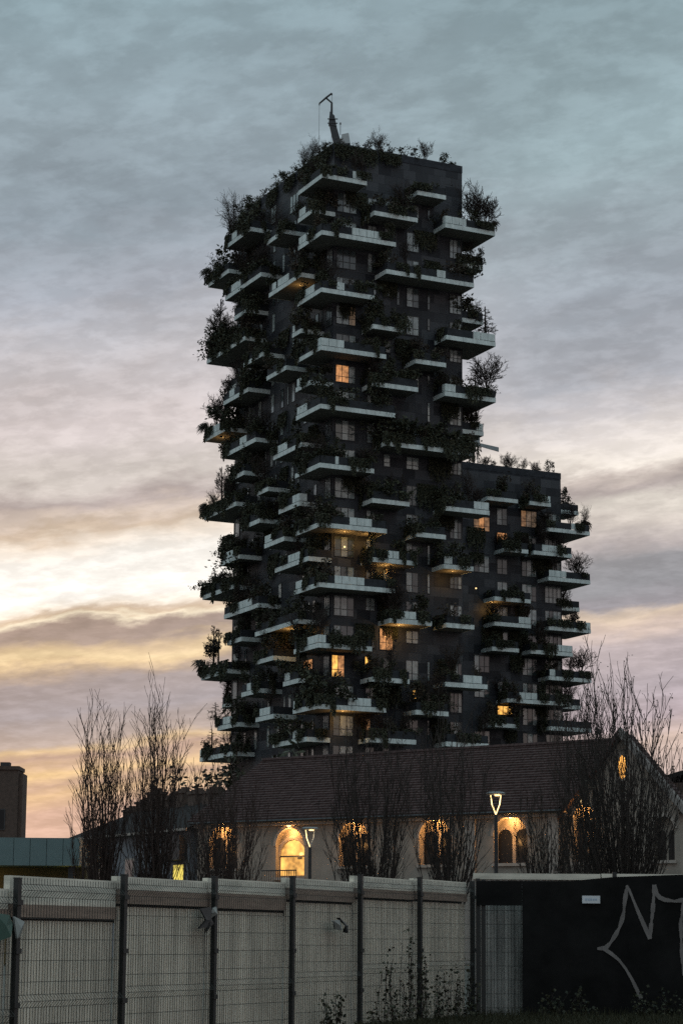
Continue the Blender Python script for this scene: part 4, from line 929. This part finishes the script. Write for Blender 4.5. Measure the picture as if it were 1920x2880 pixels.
fast_tree('bare_tree', -6.36, 74, 10.1, .29, 34, 2, 'tall narrow bare tree, second from the left, before the yellow lit window', mt='bark_b')
fast_tree('bare_tree', -7.5, 80, 8.4, .2, 9, 12, 'thinner bare tree standing between the two tall left ones', mt='bark_b')
fast_tree('bare_tree', -9.9, 82, 7.4, .25, 8, 13, 'thin wispy bare tree leaning at the far left of the row', mt='bark_b')
fast_tree('bare_tree', -3.75, 72, 7.7, .62, 28, 3, 'wide bare tree spreading before the lit window left of the doorway', mt='bark_b')
fast_tree('bare_tree', -5.2, 84, 7.8, .5, 20, 8, 'bare tree behind the wide one at the left end of the tiled house', leafy=300)
fast_tree('bare_tree', .98, 70, 8.3, .66, 44, 4, 'dense wide bare tree between the doorway and the nearer street lamp', trunk_h=.1)
fast_tree('bare_tree', 3.2, 62, 7.7, .62, 27, 5, 'bare tree on a single clear trunk left of the nearer street lamp', trunk_h=.22, rs=.9)
fast_tree('bare_tree', 7.04, 72, 6.6, .55, 28, 6, 'dense bare tree between the nearer street lamp and the gable', trunk_h=.08)
fast_tree('bare_tree', 8.84, 66, 9.8, .64, 64, 7, 'largest bare tree at right, rising in front of the gable', leafy=700, trunk_h=.1)
fast_tree('bare_tree', 10.7, 92, 12.2, .45, 34, 9, 'feathery bare tree behind the gable against the sky', leafy=500)
fast_tree('bare_tree', 16.4, 140, 18.2, .42, 26, 10, 'taller bare tree far behind the gable, beside the shorter tower', leafy=800, rs=1.6)
fast_tree('bare_tree', -9.2, 150, 12.3, .6, 34, 14, 'brown leaved tree at the foot of the tall tower, behind the chimneys', leafy=2200, rs=1.2, mt='bark_b')
fast_tree('bare_tree', -7.3, 155, 14.2, .6, 34, 15, 'second brown leaved tree at the foot of the tall tower, to the right', leafy=2000, rs=1.2, mt='bark_b')
BUSH = [shrub_mesh(300+i, 4.6, 10.5, 2600, .34, fill=.5).mesh('evergreen_bush', MT['leaf']) for i in range(3)]
for i, (x, y, sc, lab) in enumerate(((-9.3, 150, 1.0, 'rounded dark bush at the foot of the tall tower, left'), (-7.9, 148, 1.15, 'rounded dark bush at the foot of the tall tower, middle'), (-6.4, 149, 1.2, 'rounded dark bush at the foot of the tall tower, right'))):
    o = ob('evergreen_bush', BUSH[i], None, (x, y, GZ), i*1.3, label=lab, category='bush', group='bushes at the tower foot'); o.scale = (sc, sc, sc)

# ------------------------------------------------------------------ mesh fence in front of a pale hoarding
FA = math.atan2(.9066, .422); PW = 1.96
FE = thing('mesh_fence', (-3.07, 20.1, GZ), FA, 'dark green wire mesh fence with folded panels on black posts', 'fence')
HD = thing('hoarding', (-3.07, 20.1, GZ), FA, 'pale panel hoarding stepping up behind the wire mesh fence', 'hoarding')
TOP = [2.116-.05, 2.195, 2.247, 2.287, 2.35, 2.433, 2.455]     # panel tops from the left
RAIL = [(.19, .31), (.268, .39), (.134, .28), (.16, .33), (.12, .26), (.155, .27), (.17, .28)]
rf = random.Random(11)
for k in range(-1, 6):
    x0 = k*PW; tp = TOP[k+1]-GZ; r0, r1 = RAIL[k+1]
    # hoarding: main sheet with shallow ribs, timber rail, top board
    b = MB(); n = 28; y = .09
    for j in range(n):
        xa, xb = x0+.02+(PW-.04)*j/n, x0+.02+(PW-.04)*(j+1)/n; w = (xb-xa)
        prof = [(xa, y), (xa+w*.42, y), (xa+w*.5, y-.012), (xa+w*.92, y-.012), (xb, y)]
        for (p, q) in zip(prof, prof[1:]): b.quad((p[0], p[1], 0), (q[0], q[1], 0), (q[0], q[1], tp-r1-.03), (p[0], p[1], tp-r1-.03))
    b.build('sheet_panel', MT['board'], HD)
    b = MB(); b.box(x0+.015, x0+PW-.015, .04, .12, tp-r1, tp-r0-.002); b.build('timber_rail', MT['rail'], HD)
    b = MB(); b.box(x0+.01, x0+PW-.01, .06, .13, tp-r0, tp); b.build('top_board', MT['board_top'], HD)
    b = MB(); b.box(x0+.002, x0+PW-.002, .134, .146, tp-r1-.2, tp-r0+.06); b.build('shadow_gap', MT['post'], HD)  # dark strip added as the rail's shadow line, also closes the slits
    # wire mesh with two folds
    b = MB(); mt_ = tp-.02 if k >= 0 else tp-.02
    f1, f2 = mt_-.12, mt_-1.16
    prof = [(0, 0)]
    for f in (f2, f1): prof += [(f-.06, 0), (f, -.055), (f+.06, 0)]
    prof += [(mt_, 0)]
    nv = 39
    for j in range(nv):
        x = x0+.04+(PW-.08)*j/(nv-1)+rf.uniform(-.002, .002); b.tube([(x, -.02+py, z) for z, py in prof], .0032, 3)
    zs = [f1-.06, f1, f1+.06, f2-.06, f2, f2+.06]; z = f1-.06-.2
    while z > .05:
        if abs(z-f2) > .09: zs.append(z)
        z -= .2
    for z in zs:
        py = -.055 if z in (f1, f2) else 0
        b.tube([(x0+.03, -.026+py, z), (x0+PW-.03, -.026+py, z)], .0032, 3)
    b.build('wire_panel', MT['wire'], FE)
for k in range(-1, 7):
    x = k*PW; tp = max(TOP[min(6, k+1)], TOP[max(0, k)])-GZ+(.01 if k not in (0,) else -.03)
    b = MB(); b.box(x-.03, x+.03, -.06, -.005, 0, tp-.005); b.build('post', MT['post'], FE)
    b = MB(); b.box(x-.034, x+.034, -.064, -.001, tp-.004, tp+.008); b.build('post_cap', MT['post'], FE)
    for z in (.4, .9, tp-.25):
        b = MB(); b.box(x-.045, x+.045, -.073, -.062, z, z+.05); b.build('clamp', MT['post'], FE)

# black tarp section facing the camera at right
TY = 31.0
TA = thing('tarp_screen', (0, TY, GZ), 0, 'black tarp screen with grey spray painted zigzag stretched on posts at right', 'screen')
def tarp_top(x): 
    for (xa, za), (xb, zb3) in zip(((1.9, 2.485), (3.35, 2.49), (4.0, 2.555), (5.1, 2.60), (7.5, 2.62)), ((3.35, 2.49), (4.0, 2.555), (5.1, 2.60), (7.5, 2.62))+((9, 2.62),)):
        if x <= xb: return za+(zb3-za)*(x-xa)/(xb-xa)-GZ
    return 2.06
def sheet(x0, x1, zbot, ztop_f, nx_, nz_, seed):
    b = MB(); r = random.Random(seed); g_ = []
    for i in range(nx_+1):
        x = x0+(x1-x0)*i/nx_; zt = ztop_f(x)
        for j in range(nz_+1):
            z = zbot+(zt-zbot)*j/nz_; g_.append((x, math.sin(x*3.1+seed)*.012+math.sin(x*7.7+z*2.2)*.008+math.sin(z*5+x*2)*.006-.02, z))
    b.v = g_
    for i in range(nx_):
        for j in range(nz_):
            a = i*(nz_+1)+j; b.f.append((a, a+nz_+1, a+nz_+2, a+1)); b.m.append(0)
    return b
sheet(2.66, 7.4, .0, tarp_top, 60, 20, 1).build('main_sheet', MT['tarp'], TA)
sheet(2.0, 2.658, 2.13-GZ, tarp_top, 10, 6, 2).build('top_strip', MT['tarp'], TA)
for x, t in ((2.02, 1.96), (2.10, 1.95), (4.02, 2.07), (5.9, 2.08), (7.4, 2.08)):
    b = MB(); b.box(x-.03, x+.03, .02, .08, 0, t); b.build('post', MT['post'], TA)
def ribbon(pts, w, y):
    b = MB(); q = []
    for (a, c) in zip(pts, pts[1:]):
        for j in range(4): q.append((a[0]+(c[0]-a[0])*j/4, a[1]+(c[1]-a[1])*j/4))
    q.append(pts[-1])
    for (a, c) in zip(q, q[1:]):
        dx_, dz_ = c[0]-a[0], c[1]-a[1]; l = math.hypot(dx_, dz_) or 1; wv = w*(1+.3*math.sin(a[0]*23+a[1]*17)); ox, oz = -dz_/l*wv/2, dx_/l*wv/2
        def yy(x, z): return math.sin(x*3.1+1)*.012+math.sin(x*7.7+z*2.2)*.008+math.sin(z*5+x*2)*.006-.02+y
        ex, ez_ = dx_/l*w*.3, dz_/l*w*.3
        P = [(a[0]-ex+ox, a[1]-ez_+oz-GZ), (a[0]-ex-ox, a[1]-ez_-oz-GZ), (c[0]+ex-ox, c[1]+ez_-oz-GZ), (c[0]+ex+ox, c[1]+ez_+oz-GZ)]
        b.quad(*[(x, yy(x, z), z) for x, z in P])
    return b
G1 = [(3.76, 1.52), (3.87, 1.53), (3.95, 1.62), (4.01, 1.71), (4.07, 1.82), (4.11, 1.93), (4.14, 2.05), (4.15, 2.18), (4.19, 2.42), (4.22, 2.37), (4.34, 2.07), (4.51, 1.68), (4.56, 2.07), (4.59, 2.43), (4.62, 2.31), (4.67, 2.26), (4.74, 2.23), (4.88, 2.21), (5.01, 2.23)]
G2 = [(3.84, 1.52), (3.95, 1.45), (4.06, 1.36), (4.16, 1.23), (4.24, 1.09), (4.37, .82)]
G3 = [(5.06, 2.3), (5.0, 2.14), (4.96, 1.89), (4.97, 1.5), (4.99, 1.16)]
for i, (G, w) in enumerate(((G1, .05), (G2, .042), (G3, .045))): ribbon(G, w, -.01-.002*i).build('painted_stroke', MT['paint'], TA)
b = MB(); b.box(3.53, 3.79, -.075, -.06, 2.17-GZ, 2.28-GZ); so_ = b.build('sign_plate', MT['sign'], TA)
b = MB()
for j in range(5): b.box(3.575+j*.036, 3.575+j*.036+.022, -.078, -.0755, 2.208-GZ, 2.24-GZ)
b.build('sign_print', MT['print_'], so_)
H2 = thing('pale_hoarding', (0, TY+.45, GZ), 0, 'pale hoarding whose top edge shows above the black tarp', 'hoarding')
for k in range(3):
    x0 = 1.98+k*1.9; b = MB(); n = 22
    for j in range(n):
        xa, xb = x0+1.88*j/n, x0+1.88*(j+1)/n; w = xb-xa
        for p, q in (((xa, 0), (xa+w*.45, 0)), ((xa+w*.45, 0), (xa+w*.55, -.014)), ((xa+w*.55, -.014), (xa+w*.9, -.014)), ((xa+w*.9, -.014), (xb, 0))):
            b.quad((p[0], p[1], 0), (q[0], q[1], 0), (q[0], q[1], 1.96), (p[0], p[1], 1.96))
    b.build('sheet_panel', MT['board_b'], H2)
    b = MB(); b.box(x0, x0+1.88, -.03, .04, 1.962, 2.05+.005*k); b.build('top_board', MT['board_top'], H2)
M2 = thing('wire_fence', (0, TY+.12, GZ), 0, 'wire mesh showing in the gap left of the black tarp', 'fence')
b = MB()
for j in range(24): b.tube([(2.06+j*.05, 0, 0), (2.06+j*.05, 0, 1.6)], .004, 3)
for j in range(8): b.tube([(2.04, -.008, .1+j*.2), (3.24, -.008, .1+j*.2)], .004, 3)
b.build('wire_panel', MT['wire'], M2)

# scraps caught in the mesh
def fl(x, z, y=-.05): 
    c, s = math.cos(FA), math.sin(FA); return (-3.07+x*c-y*s, 20.1+x*s+y*c, z)
def scrap(name, x, z, polys, label):
    o = thing(name, fl(x, z), FA, label, 'litter')
    for nm, m, pts in polys:
        b = MB(); n = len(pts); c_ = (sum(p[0] for p in pts)/n, sum(p[1] for p in pts)/n)
        for i in range(n):
            p, q = pts[i], pts[(i+1) % n]; b.tri((c_[0], -.06, c_[1]), (p[0], -.02-.03*(i % 2), p[1]), (q[0], -.02-.03*((i+1) % 2), q[1])); b.tri((c_[0], -.045, c_[1]), (q[0], -.005-.03*((i+1) % 2), q[1]), (p[0], -.005-.03*(i % 2), p[1]))
        b.build(nm, MT[m], o)
scrap('torn_plastic', 3.65, 1.84, [('dark_flap', 'scrap', [(-.12, .1), (.05, .12), (.2, .1), (.06, .02), (.2, -.06), (.06, -.09), (.02, -.17), (-.02, -.1), (-.16, -.12), (-.04, -.02)]), ('pale_flap', 'scrap_w', [(.06, .04), (.12, .11), (.25, .13), (.22, .05), (.13, .0)])], 'torn black plastic flapping on the second full panel of the mesh fence')
scrap('bent_strip', 7.2, 1.80, [('dark_strip', 'scrap', [(-.14, .085), (-.13, .09), (.2, -.01), (.12, -.1), (.06, -.09), (.12, -.01)]), ('pale_film', 'scrap_w', [(-.3, .05), (-.12, .06), (.0, -.02), (-.05, -.07), (-.2, -.05)])], 'bent dark strip caught on the fourth full panel of the mesh fence')
scrap('green_sheet', -.12, 1.72, [('green_flap', 'scrap_g', [(-.35, .12), (-.1, .1), (.0, .02), (-.06, -.1), (-.3, -.16)]), ('pale_flap', 'scrap_w', [(.02, .09), (.16, .04), (.14, -.1), (.04, -.12)])], 'green plastic sheet caught on the fence at the left edge')

# weeds at the fence foot
def weed(name, x, w, h, n, seed, label, world=None):
    r = random.Random(seed); o = thing(name, world or fl(x, GZ, -.14), FA if not world else 0, label, 'weed')
    st = MB(); lf = MB()
    for i in range(n):
        px = r.uniform(-.5, .5)*w; hh = h*(r.random()**.7)*(1-.6*abs(px)/w); pts = []; q = Vector((px, r.uniform(-.06, .04), 0))
        for j in range(6):
            pts.append(tuple(q)); q = q+Vector((r.gauss(0, .03), r.gauss(0, .01), hh/5))
            for _ in range(r.choice((1, 2, 3))):
                p = q+Vector((r.gauss(0, .03), r.gauss(0, .02), r.gauss(0, .03))); d = Vector((r.gauss(0, 1), r.gauss(0, .6), r.gauss(0, .7))).normalized(); e = d.orthogonal(); e.rotate(Matrix.Rotation(r.uniform(0, 6.28), 3, d)); s = r.uniform(.03, .06)
                lf.quad(tuple(p), tuple(p+d*s*.5+e*s*.35), tuple(p+d*s), tuple(p+d*s*.5-e*s*.35))
        st.tube(pts, .004, 3)
    st.build('stem', MT['bark'], o); lf.build('foliage', MT['leaf'], o)
weed('weed_clump', 6.8, .5, .42, 14, 31, 'small dark weed at the foot of the fourth full fence panel')
weed('climbing_weed', 8.9, 1.9, 1.05, 40, 32, 'dark weed climbing the fence across the fifth and sixth panels')
weed('climbing_weed', 10.9, 1.7, .75, 38, 33, 'thick weeds at the foot of the last mesh panel before the tarp')
weed('weed_clump', 0, .8, .4, 26, 34, 'weeds in the grass below the left part of the tarp', (3.3, 30.7, GZ))
weed('weed_clump', 0, .7, .35, 22, 35, 'weeds in the grass below the painted zigzag', (4.6, 30.7, GZ))

# grass verge ------------------------------------------------------------
v = MB(); v.quad((-6, 14, GZ-.012), (12, 14, GZ-.012), (12, 31.3, GZ-.012), (-6, 31.3, GZ-.012)); v.build('verge_soil', MT['grassbase'], kind='structure')
gb = MB(); rg = random.Random(77)
for i in range(16000):
    x = rg.uniform(.2, 6.2); y = rg.uniform(25.2, 30.95)
    if (x+3.07)*math.sin(FA)-(y-20.1)*math.cos(FA) < .12: continue
    h = rg.uniform(.03, .11)*(1.6 if y > 30.5 else 1); a = rg.uniform(0, PI); dx_, dy_ = math.cos(a)*.007, math.sin(a)*.007; lx, ly = rg.gauss(0, .03), rg.gauss(0, .03)
    gb.tri((x-dx_, y-dy_, GZ-.012), (x+dx_, y+dy_, GZ-.012), (x+lx, y+ly, GZ-.012+h))
gb.build('grass', grassm, kind='stuff')
print('counts', dict(made), len(bpy.data.objects))
